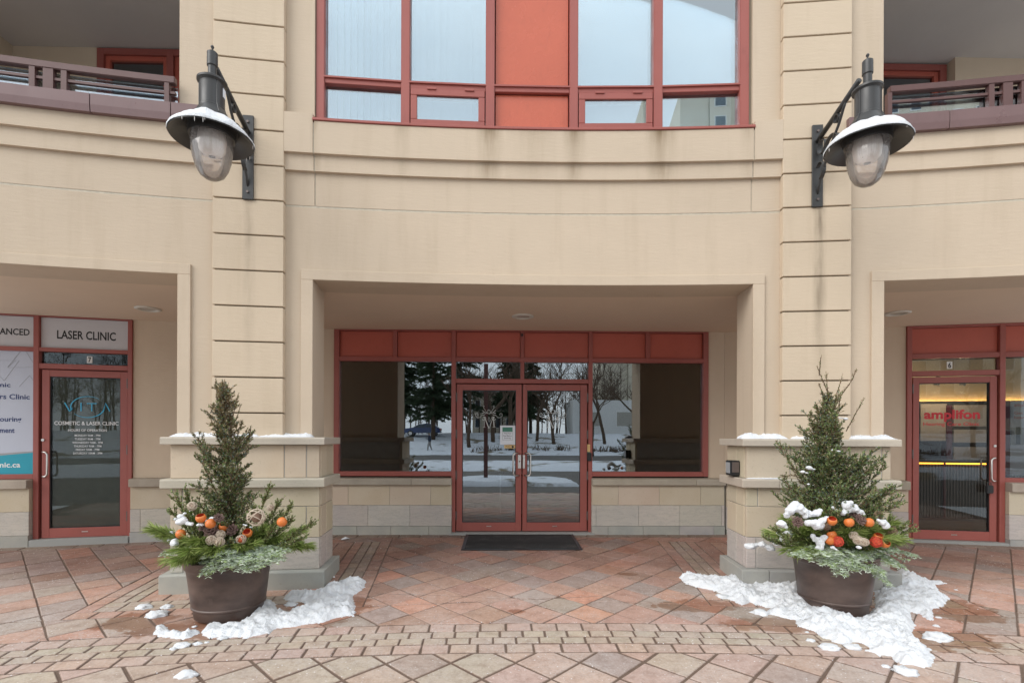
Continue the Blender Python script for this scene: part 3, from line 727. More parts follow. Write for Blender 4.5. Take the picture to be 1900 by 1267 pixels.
# balconies
def zline(x,y,off): return cyl(x,y,off)[1]
M['balcony_floor']=simple('balcony_floor',(.3,.29,.27),.9)
for s in (-1,1):
    a0,a1=sorted((s*8.2,s*19))
    part(MB().box(arc,a0,a1,-3.4,.02,4.42,4.56,20),'balcony_floor','balcony_floor')
    part(MB().box(arc,a0,a1,-3.4,-.41,6.62,6.7,20),'balcony_ceiling','balcony_ceiling')
    BK=Flat(0,6.68,0)
    f0=(7.42,9.6,12.4,16) if s>0 else (7.42,8.36,11.2,16)
    # brown fascia in lengths
    e=[cyl(1574.8,240,.12)[0],cyl(1662,220,.12)[0],cyl(1762,215,.12)[0],19] if s>0 else [-19,cyl(167,200,.12)[0],cyl(317,210,.12)[0],-7.42]
    for u,v in zip(e,e[1:]):
        part(MB().prof(arc,u+.008,v-.008,[(0,4.535),(.12,4.535),(.128,4.60),(.128,4.70),(0,4.712)],8),'fascia_panel','fascia',bevel=.002)
    # back wall with red window
    if s<0:
        wx0,wx1,zt=-5.25,-2.9,6.605
        part(MB().box(BK,-7.5,wx0-.01,-.1,0,4.5,6.64),'back_wall','stucco_back');part(MB().box(arc,-8.25,-8.2,-2.0,-.41,4.5,6.64),'balcony_side_wall','stucco')
        part(MB().box(Flat(-6.33,6.68,90),-2.3,0,-.08,0,4.5,6.64),'balcony_side_wall','stucco')
        bars(BK,[(wx0,wx0+.09,4.56,zt),(-4.36,-4.27,4.56,zt),(wx0+.09,-4.36,zt-.08,zt),(-4.27,wx1,zt-.08,zt)],'balcony_window_frame',o0=-.08,o1=.02)
        bars(BK,[(wx0+.09,wx0+.15,4.56,zt-.08),(-4.42,-4.36,4.56,zt-.08),(wx0+.15,-4.42,zt-.14,zt-.08),(-4.27,-4.21,4.56,zt-.08),(-4.21,wx1,zt-.14,zt-.08)],'balcony_sash',o0=-.07,o1=-.01,mat='red_panel')
        pane(BK,wx0+.15,-4.42,4.6,zt-.14,'balcony_glass',-.05);pane(BK,-4.21,wx1,4.6,zt-.14,'balcony_glass',-.05)
        room(BK,wx0,wx1,-2,-.1,4.5,6.6,'room','flat')
    else:
        wx0,wx1,zt=3.6,5.95,6.60
        part(MB().box(BK,wx1+.02,8.5,-.1,.12,4.5,6.64),'back_wall','stucco_back');part(MB().box(arc,8.2,8.25,-2.0,-.41,4.5,6.64),'balcony_side_wall','stucco')
        bars(BK,[(wx1-.09,wx1,4.56,zt),(wx0,wx1-.09,zt-.08,zt),(4.9,5.0,4.56,zt-.08)],'balcony_window_frame',o0=-.08,o1=.02)
        bars(BK,[(wx1-.15,wx1-.09,4.56,zt-.08),(5.0,wx1-.15,zt-.14,zt-.08)],'balcony_sash',o0=-.07,o1=-.01,mat='red_panel')
        pane(BK,5.0,wx1-.15,4.6,zt-.14,'balcony_glass',-.05);pane(BK,wx0,4.9,4.6,zt-.14,'balcony_glass',-.05)
        room(BK,wx0,wx1,-2,-.1,4.5,6.6,'room','flat')
    dz=0 if s<0 else .035
    RA=part(MB().box(arc,a0+.02,a1,.035,.095,4.90+dz,4.965+dz,24),'railing','brown_metal',bevel=.006)
    part(MB().box(arc,a0+.02,a1,.05,.08,4.805+dz,4.828+dz,24),'mid_rail','brown_metal',RA)
    for px,w_ in (((63,.045),(93,.08),(122,.045),(312,.04)) if s<0 else ((1648,.04),(1836,.045),(1866,.08),(1896,.045))):
        t=cyl(px,150,.06)[0];h_=math.degrees(w_/2/R);part(MB().box(arc,t-h_,t+h_,.04,.09,4.7,4.90+dz),'post','brown_metal',RA)
    part(MB().box(arc,a0+.1,a1,.02,.028,4.71,4.895+dz,16),'guard_pane','guard_glass',RA)
# recessed soffit lights
M['light_trim']=simple('light_trim',(.6,.57,.5),.5);M['lens_frost']=simple('lens_frost',(.4,.37,.32),.3)
for (px,py,lb) in ((970,587,'round recessed light in the soffit above the double entrance doors'),(275,573,'round recessed light in the soffit outside the clinic door'),(1665,581,'round recessed light in the soffit outside the hearing shop door')):
    d_=ray(px,py);t=(3.14-ZC)/d_.z;x_,y_=t*d_.x,t*d_.y
    E_=empty('soffit_light',(x_,y_,3.14),lb,'ceiling light','recessed soffit lights')
    part(MB().lathe(x_,y_,[(.085,3.141),(.085,3.128),(.12,3.124),(.14,3.132),(.14,3.141)],28),'trim_ring','light_trim',E_,smooth=True)
    part(MB().lathe(x_,y_,[(.0,3.133),(.085,3.136)],28),'lens','lens_frost',E_)

# ------------------------------------------------------------------ writing
def textmesh(body,bold=0.,shear=0.):
    cu=bpy.data.curves.new('t','FONT');cu.body=body;cu.size=1;cu.offset=bold;cu.resolution_u=3;cu.shear=shear
    ob=bpy.data.objects.new('t',cu);col.objects.link(ob);bpy.context.view_layer.update()
    me=ob.evaluated_get(bpy.context.evaluated_depsgraph_get()).to_mesh()
    V=[tuple(v.co) for v in me.vertices];Fs=[tuple(p.vertices) for p in me.polygons]
    bpy.data.objects.remove(ob);bpy.data.curves.remove(cu);return V,Fs
def writing(body,fr,box,o,mat,parent=None,name='lettering',bold=0.,ref=None):
    """box in photo pixels x0,y0,x1,y1 on plane offset o"""
    V,Fs=textmesh(body,bold);xs=[v[0] for v in V];ys=[v[1] for v in V];mx_,my=min(xs),min(ys);W_,H_=max(xs)-mx_,max(ys)-my
    x0,y0,x1,y1=box;ax,_=fr.px(x0,(y0+y1)/2,o);bx,_=fr.px(x1,(y0+y1)/2,o);mid=(x0+x1)/2
    z1=fr.px(mid,y0,o)[1];z0=fr.px(mid,y1,o)[1]
    vs=[fr(ax+(v[0]-mx_)/W_*(bx-ax),o,z0+(v[1]-my)/H_*(z1-z0)) for v in V]
    return MB().add(vs,Fs).build(name,M[mat],parent,recalc=False)
def pb(fr,x0,y0,x1,y1,o): 
    m_=((x0+x1)/2,(y0+y1)/2);return fr.px(x0,m_[1],o)[0],fr.px(x1,m_[1],o)[0],fr.px(m_[0],y1,o)[1],fr.px(m_[0],y0,o)[1]
S=4.524
c5=lambda *b:(b[0]/S,640+b[1]/S,b[2]/S,640+b[3]/S)
# clinic fascia sign lettering and posters
t1=empty('clinic_sign',SLt(-.6,.03,2.95),'pale sign board reading LASER CLINIC above the door numbered 7','sign')
SG7.parent=t1;SG7.matrix_parent_inverse=t1.matrix_basis.inverted();SG7.name='sign_board'
writing('LASER CLINIC',SLt,(105.8,614.6,215,630.5),.0215,'ink_black',t1,bold=.022)
t2=empty('clinic_sign',SLt(-1.8,.03,2.95),'pale sign board at the left picture edge, its visible letters reading ANCED','sign')
part(MB().box(SLt,-2.2,a['m0']-.004,.0,.02,tz0+.004,3.121),'sign_board','sign_board',t2)
writing('ANCED',SLt,(-1,609.3,55,621.5),.0215,'ink_black',t2,bold=.022)
t3=empty('window_poster',SLt(-1.6,.03,2.),'tall white and teal clinic poster filling the window left of door 7','poster')
pz_=Lz(40,879.5);pzt=Lz(40,650)
part(MB().box(SLt,-2.2,a['m0']-.005,.006,.014,pz_,pzt),'poster_sheet','poster',t3)
xr=a['m0']-.006
zl=Lz(0,842);zr_=Lz(66,838)
part(MB().add([SLt(-2.2,.0155,pz_),SLt(xr,.0155,pz_),SLt(xr,.0155,Lz(66,839)),SLt(Lx(0),.0155,Lz(0,845)),SLt(-2.2,.0155,Lz(0,851))],[(0,1,2,3,4)]),'poster_band','teal',t3,recalc=False)
part(MB().add([SLt(-2.2,.0158,Lz(0,849)),SLt(Lx(0),.0158,Lz(0,845)),SLt(xr,.0158,Lz(66,839)),SLt(xr,.0158,Lz(66,836.5)),SLt(Lx(0),.0158,Lz(0,841)),SLt(-2.2,.0158,Lz(0,845))],[(0,1,2,3,4,5)]),'poster_stripe','ink_grey',t3,recalc=False)
for tx,bx_,mt in (('nic',(0,318,88,353),'ink_navy'),('rs Clinic',(-2,412,250,455),'ink_navy'),('ouring',(-2,603,180,655),'ink_navy'),('ment',(-2,700,122,737),'ink_navy'),('nic.ca',(-2,985,170,1027),'ink_white')):
    writing(tx,SLt,c5(*bx_),.0165,mt,t3,bold=.018)
tl=MB()
for seg in ([(0,128),(160,131),(35,300),(0,262)],[(62,188),(180,45)],[(62,190),(130,128)],[(215,50),(300,185),(62,190)],[(160,350),(250,255),(300,330)]):
    tl.tube([SLt(*(lambda r:(r[0],.0162,r[1]))(SLt.px(u/S,640+v/S,.016))) for u,v in seg],.0016,4)
part(tl,'poster_line','ink_grey',t3)
# number plates
def plate(fr,b,digit,lb):
    E_=empty('number_plate',fr(fr.px(b[0],b[1],.01)[0],.01,fr.px(b[0],b[1],.01)[1]),lb,'number sign')
    x0,x1,z0,z1=pb(fr,*b,.008);part(MB().box(fr,x0,x1,.005,.009,z0,z1),'plate','white_paint',E_)
    w_=b[2]-b[0];h_=b[3]-b[1];writing(digit,fr,(b[0]+w_*.22,b[1]+h_*.12,b[2]-w_*.2,b[3]-h_*.12),.0105,'ink_black',E_,bold=.03)
plate(SLt,c5(730,95,775,153),'7','white plate with black 7 on the glass over the clinic door')
plate(SRt,(1757,670.8,1767,684.2),'6','white plate with black 6 on the glass over the hearing shop door')
# clinic door lettering (parts of the door)
def strip(fr,pts,wd,o,mat,parent,S_=S,oy=640,ox=0,name='lettering'):
    P_=[fr.px(ox+u/S_,oy+v/S_,o) for u,v in pts];mb=MB();L_=[];R__=[]
    for i,(x,z) in enumerate(P_):
        x1,z1=P_[min(i+1,len(P_)-1)];x0,z0=P_[max(i-1,0)];dx_,dz_=x1-x0,z1-z0;l=math.hypot(dx_,dz_) or 1
        w_=wd[i] if isinstance(wd,list) else wd;L_.append(fr(x-dz_/l*w_,o,z+dx_/l*w_));R__.append(fr(x+dz_/l*w_,o,z-dx_/l*w_))
    n=len(P_);mb.add(L_+R__,[(i,i+1,n+i+1,n+i) for i in range(n-1)]);return mb.build(name,M[mat],parent,recalc=False)
og=.0185
def ell(cx,cy,rx,ry,a0,a1,n=26): return [(cx+rx*math.cos(R_(a0+(a1-a0)*k/n)),cy-ry*math.sin(R_(a0+(a1-a0)*k/n))) for k in range(n+1)]
tap=lambda n,m_:[m_*math.sin(math.pi*(.12+.88*k/n)) if k>n*.4 else m_ for k in range(n+1)]
strip(SLt,[(541,482),(585,556)],.0068,og,'vita_blue',D7)
strip(SLt,ell(735,520,142,88,198,48),[.0075*(1-.8*k/26) for k in range(27)],og,'vita_blue',D7)
strip(SLt,[(585,556),(607,530)],.006,og,'vita_blue',D7)
strip(SLt,ell(735,520,142,88,218,345),[.0015+.006*k/26 for k in range(27)],og,'vita_blue',D7)
strip(SLt,[(680,485),(680,555)],.0072,og,'vita_blue',D7);strip(SLt,[(728,491),(812,491)],.005,og,'vita_blue',D7);strip(SLt,[(770,491),(770,556)],.0062,og,'vita_blue',D7)
strip(SLt,[(872,538),(884,488),(922,556)],.006,og,'vita_blue',D7)
writing('COSMETIC & LASER CLINIC',SLt,c5(456,641,995,672),og,'ink_white',D7,bold=.008)
writing('HOURS OF OPERATION',SLt,c5(572,705,897,726),og,'ink_white',D7,bold=.01)
for tx,bx_ in (('MONDAY 9AM - 7PM',(627,750,842,767)),('TUESDAY 9AM - 7PM',(627,780,842,797)),('WEDNESDAY 9AM - 7PM',(607,810,862,827)),('THURSDAY 9AM - 7PM',(620,840,851,857)),('FRIDAY 9AM - 7PM',(637,869,833,886)),('SATURDAY 10AM - 3PM',(613,899,858,916))):
    writing(tx,SLt,c5(*bx_),og,'ink_white',D7,bold=.004)
# hearing shop door
s6=lambda *b:(1680+b[0]/4.223,640+b[1]/4.223,1680+b[2]/4.223,640+b[3]/4.223)
writing('amplifon',SRt,s6(145,505,585,602),og,'ink_red',D6,bold=.035)
writing('Hearing Care Clinic',SRt,s6(140,604,580,640),og,'ink_red',D6,bold=.01)
t4=empty('window_poster',SRt(1.5,-.3,2.),'white shop poster with red edge standing inside the window right of door 6','poster')
x0,x1,z0,z1=pb(SRt,1874.5,744,1960,882,-.2)
part(MB().box(SRt,x0,x1,-.215,-.2,z0,z1),'poster_sheet','poster',t4);part(MB().box(SRt,x0-.085,x0-.002,-.24,-.2,z0-.03,z1),'poster_edge','shop_red',t4)
for tx,bx_,mt in (('ampl',(1882,747.5,1900,756.5),'ink_red'),('Get',(1882,763,1898,768.5),'ink_red'),('hear',(1882,771.5,1901,777),'ink_red')): writing(tx,SRt,bx_,-.199,mt,t4,bold=.01)
x0,x1,z0,z1=pb(SRt,1875,793,1905,825,-.199);part(MB().box(SRt,x0,x1,-.199,-.197,z0,z1),'poster_picture','ink_grey',t4)
x0,x1,z0,z1=pb(SRt,1885,792,1893,824,-.198);part(MB().box(SRt,x0,x1,-.197,-.195,z0,z1),'poster_picture','ink_black',t4)
# monograms etched on the double doors
def mono(dx_,D_):
    f=9.048
    P_=lambda *p:[(u+dx_*f,v) for u,v in p]
    st=lambda pts,wd:strip(SC,pts,wd,.0185,'etched',D_,S_=f,oy=740,ox=870,name='monogram')
    st(P_((1335,300),(1335,470)),.003);st(P_((1490,300),(1500,470)),.005);st(P_((1335,295),(1415,495)),.006);st(P_((1415,495),(1490,295)),.003)
    st(P_((1310,474),(1355,474)),.002);st(P_((1475,474),(1525,474)),.002);st(P_((1412,300),(1432,345),(1415,395),(1400,345),(1415,300)),.002)
    for sg in (-1,1):
        c=1412;q_=lambda u,v:(c+sg*(u-c),v)
        st(P_(*[q_(1490+35*math.cos(t)*(.4+t/8),320-35*math.sin(t)*(.4+t/8)) for t in [k*.45 for k in range(14)]]),.003)
        st(P_(*[q_(x,y) for x,y in ((1480,265),(1530,275),(1560,310),(1600,315),(1635,290),(1635,250),(1605,240),(1590,265),(1608,280))]),.0026)
        st(P_(*[q_(x,y) for x,y in ((1425,240),(1450,225),(1470,190),(1500,150),(1500,120),(1480,125))]),.0022)
        st(P_(*[q_(x,y) for x,y in ((1450,240),(1490,215),(1530,190))]),.0028);st(P_(*[q_(x,y) for x,y in ((1460,245),(1500,240),(1535,235))]),.0022)
        st(P_(*[q_(x,y) for x,y in ((1412,180),(1430,190),(1440,220),(1470,235))]),.002)
    st(P_((1290,240),(1340,222),(1412,248),(1485,222),(1530,240)),.003)
mono(0,DR);mono(-119,DL)
# notice, pull sticker, readers
nt_=empty('notice_sheet',SC(Cx(942),.02,Cz(805)),'white notice with green heading asking to wipe feet, taped inside the left door leaf','notice')
n9=lambda *b:(900+b[0]/9.048,770+b[1]/9.048,900+b[2]/9.048,770+b[3]/9.048)
x0,x1,z0,z1=pb(SC,*n9(252,175,512,493),.0175);part(MB().box(SC,x0,x1,.0165,.0175,z0,z1),'sheet','paper',nt_)
x0,x1,z0,z1=pb(SC,*n9(292,203,462,278),.018);part(MB().box(SC,x0,x1,.0175,.0183,z0,z1),'heading','sticker_green',nt_)
x0,x1,z0,z1=pb(SC,*n9(290,290,466,418),.018)
fr_=MB()
for q_ in ((x0,x1,z0,z0+.004),(x0,x1,z1-.004,z1),(x0,x0+.004,z0,z1),(x1-.004,x1,z0,z1)): fr_.box(SC,q_[0],q_[1],.0175,.0183,q_[2],q_[3])
part(fr_,'border','ink_grey',nt_)
for tx,bx_ in (('Wipe Your',(318,296,440,322)),('Feet Before',(308,332,445,358)),('Entering',(325,370,430,402))): writing(tx,SC,n9(*bx_),.0186,'ink_black',nt_)
ps=empty('door_sticker',SC(Cx(947),.02,Cz(828)),'small yellow PULL sticker under the notice on the left door leaf','sticker')
x0,x1,z0,z1=pb(SC,*n9(322,500,506,556),.0175);part(MB().box(SC,x0,x1,.0165,.0176,z0,z1),'label_strip','sticker_yellow',ps);writing('PULL',SC,n9(345,515,430,540),.018,'ink_black',ps)
part(MB().lathe(0,0,[(0,0),(.016,0)],16).build('x',M['ink_black']) if False else MB().tube([SC(Cx(951.3),.0176,Cz(828.3)),SC(Cx(951.3),.0182,Cz(828.3))],.017,16),'pull_symbol','ink_black',ps)
cr_=empty('card_reader',SC(Cx(1093.5),.07,Cz(848)),'small black card reader with a yellowed tag above it on the right door post','card reader')
x0,x1,z0,z1=pb(SC,*n9(1712,632,1788,768),.08);part(MB().box(SC,x0,x1,.058,.09,z0,z1),'reader_body','black_plastic',cr_,bevel=.006)
x0,x1,z0,z1=pb(SC,*n9(1718,490,1765,615),.065);part(MB().box(SC,x0,x1,.058,.063,z0,z1),'name_tag','sticker_yellow',cr_)
x0,x1,z0,z1=pb(SC,*n9(1720,620,1765,632),.065);part(MB().box(SC,x0,x1,.058,.066,z0,z1),'green_light','sticker_green',cr_)
tag(part(MB().box(SC,Cx(966.8,622),Cx(970,622),.056,.075,Cz(624.5),Cz(619.5)),'door_sensor','black_plastic',None,bevel=.002),'tiny black sensor on the red frame above the double doors','sensor')
# door box on the right pier's inner side
ic=empty('intercom',arc(4.98,-.1,1.28),'black wall intercom with grey face on the left side of the right stone pier','intercom')
ic_o=-.12
part(MB().box(arc,4.80,5.03,-.2,-.05,1.205,1.36),'housing','black_plastic',ic,bevel=.008)
part(MB().box(arc,4.83,5.0,-.05,-.045,1.24,1.345),'face_plate','hinge',ic,bevel=.002)
part(MB().box(arc,4.79,4.8,-.18,-.07,1.23,1.34),'screen','ink_grey',ic)
# key lock box on door 6 handle
lb=empty('lock_box',SRt(Rx(1836),.1,Rz(1836,900)),'black key lock box hanging from the handle of door 6','lock box')
x0,x1,z0,z1=pb(SRt,1829.5,900,1843,915,.1)
part(MB().box(SRt,x0,x1,.075,.115,z0,z1),'lock_body','black_plastic',lb,bevel=.008);xm=(x0+x1)/2
part(MB().tube([SRt(xm-.02,.095,z1-.005),SRt(xm-.02,.095,z1+.03),SRt(xm,.095,z1+.045),SRt(xm+.02,.095,z1+.03),SRt(xm+.02,.095,z1-.005)],.005,8),'shackle','lamp_metal',lb)
# doormat and litter
k=NM('rubber_mat');wv=k.n.new('ShaderNodeTexVoronoi');wv.distance='CHEBYCHEV';wv.inputs['Scale'].default_value=48;wv.inputs['Randomness'].default_value=0;k.L(k.g.outputs['Position'],wv.inputs[0])
cc=k.mix((.03,.03,.031),(.17,.16,.15),k.ramp(k.noise(5,7,rough=.7),[(.5,0.),(.75,.6)]))
cc=k.mix(cc,(.006,.006,.006),k.ramp(wv.outputs[0],[(.2,0.),(.45,.8)]));cc=k.mix(cc,(.2,.1,.05),k.ramp(k.noise(1.9,3),[(.66,0.),(.72,.5)]))
k.set(Base_Color=cc,Roughness=.8);k.bump(wv.outputs[0],.8,-.006);M['rubber_mat']=k.m
dm=empty('doormat',(.27,6.8,zg(6.8)),'black waffle rubber doormat in front of the double entrance doors','doormat')
def gq(x0,x1,y0,y1,h0,h1):
    vs=[(x0,y0,zg(y0)+h0),(x1,y0,zg(y0)+h0),(x1,y1,zg(y1)+h0),(x0,y1,zg(y1)+h0),(x0,y0,zg(y0)+h1),(x1,y0,zg(y0)+h1),(x1,y1,zg(y1)+h1),(x0,y1,zg(y1)+h1)]
    return vs,[(0,3,2,1),(4,5,6,7),(0,1,5,4),(1,2,6,5),(2,3,7,6),(3,0,4,7)]
part(MB().add(*gq(-.46,.99,6.4,7.2,.003,.017)),'mat_field','rubber_mat',dm)
bd=MB()
for q_ in ((-.5,1.03,6.36,6.4),(-.5,1.03,7.2,7.24),(-.5,-.46,6.4,7.2),(.99,1.03,6.4,7.2)): bd.add(*gq(*q_,.003,.013))
part(bd,'mat_border','black_plastic',dm)
sc_=MB();gx,gy=gnd(641,1001)
sc_.add([(gx-.05,gy-.02,zg(gy)+.004),(gx+.03,gy-.03,zg(gy)+.02),(gx+.06,gy+.03,zg(gy)+.008),(gx-.01,gy+.035,zg(gy)+.035),(gx-.06,gy+.02,zg(gy)+.01)],[(0,1,3),(1,2,3),(0,3,4)])
tag(sc_.build('paper_scrap',M['paper'],None,recalc=False),'crumpled scrap of white paper on the paving beside the left pier','litter')
exec_marker=1
# ------------------------------------------------------------------ wall lamps
M['snow']=None
k=NM('snow_surface');k.set(Base_Color=k.mix((.63,.66,.70),(.79,.80,.81),k.noise(11,6)),Roughness=.7,Specular_IOR_Level=.3,Subsurface_Weight=.15)
k.b.inputs['Subsurface Radius'].default_value=(.02,.022,.025);k.bump(k.math('ADD',k.noise(90,5,rough=.7),k.math('MULTIPLY',k.noise(30,4),1.6)),.7,.012);M['snow']=k.m
def globe_mat():
    k=NM('prismatic_globe');k.n.remove(k.b)
    tr=k.n.new('ShaderNodeBsdfTransparent');tr.inputs[0].default_value=(.95,.92,.9,1)
    gl=k.n.new('ShaderNodeBsdfGlossy');gl.inputs['Roughness'].default_value=.12
    df=k.n.new('ShaderNodeBsdfDiffuse');df.inputs[0].default_value=(.72,.66,.62,1)
    fr=k.n.new('ShaderNodeFresnel');fr.inputs[0].default_value=1.5
    m1=k.n.new('ShaderNodeMixShader');k.L(k.ramp(k.noise(7,4),[(.3,.22),(.7,.34)]),m1.inputs[0]);k.L(tr.outputs[0],m1.inputs[1]);k.L(df.outputs[0],m1.inputs[2])
    m2=k.n.new('ShaderNodeMixShader');k.L(k.math('ADD',k.math('MULTIPLY',fr.outputs[0],.9),.04),m2.inputs[0]);k.L(m1.outputs[0],m2.inputs[1]);k.L(gl.outputs[0],m2.inputs[2]);k.L(m2.outputs[0],k.out.inputs[0]);return k.m
M['globe']=globe_mat();M['prism']=simple('prism',(.82,.79,.76),.2,var=.1)
def lamp(s,th,o,lab,snlab):
    fr=tangent(th,.072);E_=empty('wall_lamp',fr(0,0,3.86),lab,'wall lamp','black wall lamps on the piers')
    ax=fr(0,o-.072,0);cx,cy=ax[0],ax[1]
    pl=part(MB().box(fr,-.05,.05,0,.022,3.86,4.665),'wall_plate','lamp_metal',E_,bevel=.003)
    for z in (3.93,4.60): part(MB().tube([fr(0,.02,z),fr(0,.034,z)],.012,8),'bolt','hinge',pl)
    part(MB().tube([fr(0,.015,4.5),fr(0,.78-.072,4.615)],.023,12),'arm','lamp_metal',E_,smooth=True)
    part(MB().tube([fr(0,a_,b_) for a_,b_ in ((.01,3.98),(.05,4.06),(.12,4.17),(.26,4.32),(.4,4.44),(.47,4.53),(.52,4.585))],.012,8),'brace','lamp_metal',E_,smooth=True)
    def spiral(co,cz,r0_,r1_,a0,a1,w_,n=30):
        mb=MB();
        for k in range(n+1):
            a_=R_(a0+(a1-a0)*k/n);r=r0_+(r1_-r0_)*k/n;p=(co+r*math.cos(a_),cz+r*math.sin(a_));r2=r-.006;p2=(co+r2*math.cos(a_),cz+r2*math.sin(a_))
            mb.add([fr(-w_,*p),fr(w_,*p),fr(w_,*p2),fr(-w_,*p2)],[])
        for k in range(n):
            for j in range(4): mb.f.append((4*k+j,4*k+(j+1)%4,4*k+4+(j+1)%4,4*k+4+j))
        part(mb,'scroll','lamp_metal',E_,smooth=False)
    spiral(.12,4.40,.085,.055,100,440,.02);spiral(.37,4.50,.05,.028,-60,330,.018);spiral(.06,4.2,.1,.06,-80,130,.018);spiral(.25,4.28,.16,.1,20,170,.018)
    class LM(MB):
        def lathe(s_,a_,b_,pr,*q,**w): return MB.lathe(s_,a_,b_,[(r_*.85,z_) for r_,z_ in pr],*q,**w)
    b=LM()
    b.lathe(cx,cy,[(0,4.752),(.010,4.749),(.016,4.737),(.010,4.725),(.006,4.715),(.009,4.705),(.03,4.70),(.046,4.688),(.047,4.582),(.042,4.578),(.038,4.574),(.038,4.455)],28)
    part(b,'finial','lamp_metal',E_,smooth=True,angle=40)
    h=part(LM().lathe(cx,cy,[(.03,4.47),(.118,4.466),(.13,4.458),(.13,4.443),(.118,4.437),(.107,4.43),(.107,4.245),(.112,4.24),(.112,4.228),(.118,4.222),(.15,4.17),(.175,4.14)],36),'housing','lamp_metal',E_,smooth=True,angle=40)
    for a_ in (200,320,80): part(MB().tube([(cx+r_*.85*math.cos(R_(a_)),cy+r_*.85*math.sin(R_(a_)),z_) for r_,z_ in ((.109,4.43),(.109,4.25),(.121,4.22),(.156,4.165))],.005,6),'seam','lamp_metal',h)
    part(LM().lathe(cx,cy,[(.165,4.155),(.22,4.10),(.29,4.045),(.345,4.005),(.356,3.992),(.355,3.984),(.345,3.988),(.285,4.028),(.215,4.07),(.2,4.05),(.205,4.03),(.195,4.0),(.182,4.0),(.182,4.08),(.12,4.12)],48),'shade','lamp_metal',E_,smooth=True,angle=50)
    part(LM().lathe(cx,cy,[(.178,4.03),(.180,3.97),(.176,3.90),(.162,3.82),(.140,3.755),(.105,3.70),(.06,3.672),(.02,3.664),(.0,3.663)],48,wob=lambda a_,r,z:(r*(1+.006*math.cos(60*a_)) if z>3.8 else r,z)),'globe','globe',E_,smooth=True)
    part(LM().lathe(cx,cy,[(.05,4.06),(.105,4.05),(.118,3.98),(.108,3.90),(.07,3.86),(.03,3.85)],96,wob=lambda a_,r,z:(r*(1+.05*math.cos(32*a_)),z)),'prism','prism',E_,smooth=True)
    part(MB().box(tangent(th,o),.088,.093,-.02,.02,4.33,4.40),'rating_label','paper',E_) if s<0 else part(MB().box(tangent(th,o),.088,.093,-.0,.03,4.33,4.40),'rating_label','paper',E_)
    sd=s*7
    def wb(a_,r,z):
        n_=noise.noise(Vector((math.cos(a_)*2.2,math.sin(a_)*2.2,sd)))+.5*noise.noise(Vector((math.cos(a_)*9,math.sin(a_)*9,sd+r*9)))
        t=max(0.,.62+n_*.7)
        return r+(.004*n_ if r>.29 else 0), z0_(r)+(z-z0_(r))*t
    def z0_(r): return 4.155-(r/.85-.165)*.857 if r<.2975 else 3.99
    pr=[(.2,z0_(.17)),(.215,z0_(.183)+.022),(.26,z0_(.221)+.036),(.31,z0_(.264)+.040),(.345,z0_(.293)+.036),(.364,4.012),(.362,3.99)]
    sn=LM().lathe(cx,cy,pr,72,wob=wb)
    tag(sn.build('snow',M['snow'],None,smooth=True),snlab,'snow',kind='stuff')
    ic_=MB()
    for k in range(9):
        a_=random.uniform(0,6.28);l=random.uniform(.012,.045);p=(cx+.3*math.cos(a_),cy+.3*math.sin(a_))
        ic_.tube([(p[0],p[1],3.99),(p[0],p[1],3.99-l)],[.003,.0006],5)
    tag(ic_.build('icicles',M['prism'],None),'tiny icicles under the shade rim of the '+('left' if s<0 else 'right')+' wall lamp','icicles',kind='stuff')
lamp(-1,-6.65,.85,'black wall lamp with clear globe mounted on the left pier','thin ring of snow on the shade of the left wall lamp')
lamp(1,6.64,.90,'black wall lamp with clear globe mounted on the right pier','thick ring of snow on the shade of the right wall lamp')

# ------------------------------------------------------------------ planters
M['pot']=None
k=NM('pot_resin');cc=k.mix((.050,.033,.028),(.125,.085,.070),k.ramp(k.noise(3.5,6,scale=(1,1,2.2)),[(.35,0.),(.7,1.)]))
cc=k.mix(cc,(.19,.14,.12),k.ramp(k.noise(7,6,scale=(1,1,.7),rough=.7),[(.6,0.),(.8,.4)]));k.set(Base_Color=cc,Roughness=.42,Specular_IOR_Level=.5);k.bump(k.noise(24,5),.12,.004);M['pot']=k.m
M['soil']=simple('soil',(.03,.02,.012),.95,bump=.8)
k=NM('needles');cc=k.attr();k.set(Base_Color=cc,Roughness=.55,Specular_IOR_Level=.3);M['needles']=k.m
k=NM('bark');cc=k.mix((.05,.032,.02),(.13,.085,.055),k.noise(30,6));k.set(Base_Color=cc,Roughness=.9);k.bump(k.noise(60,5),.6,.004);M['bark']=k.m
def rv(a,b): return random.uniform(a,b)
def needle(mb,p,d,Ln,w_,c):
    d=Vector(d).normalized();s_=d.cross(Vector((rv(-1,1),rv(-1,1),rv(-1,1))));
    if s_.length<1e-4: return
    s_.normalize();p=Vector(p);e=p+d*Ln;mp_=p+d*Ln*.6
    mb.add([p-s_*w_*.35,p+s_*w_*.35,mp_+s_*w_*.5,e+s_*w_*.12,e-s_*w_*.12,mp_-s_*w_*.5],[(0,1,2,3,4,5)],c)
def path(root,d,Ln,droop,n=8):
    root=Vector(root);d=Vector(d).normalized();return [root+d*Ln*t+Vector((0,0,-droop*t*t)) for t in [k/n for k in range(n+1)]]
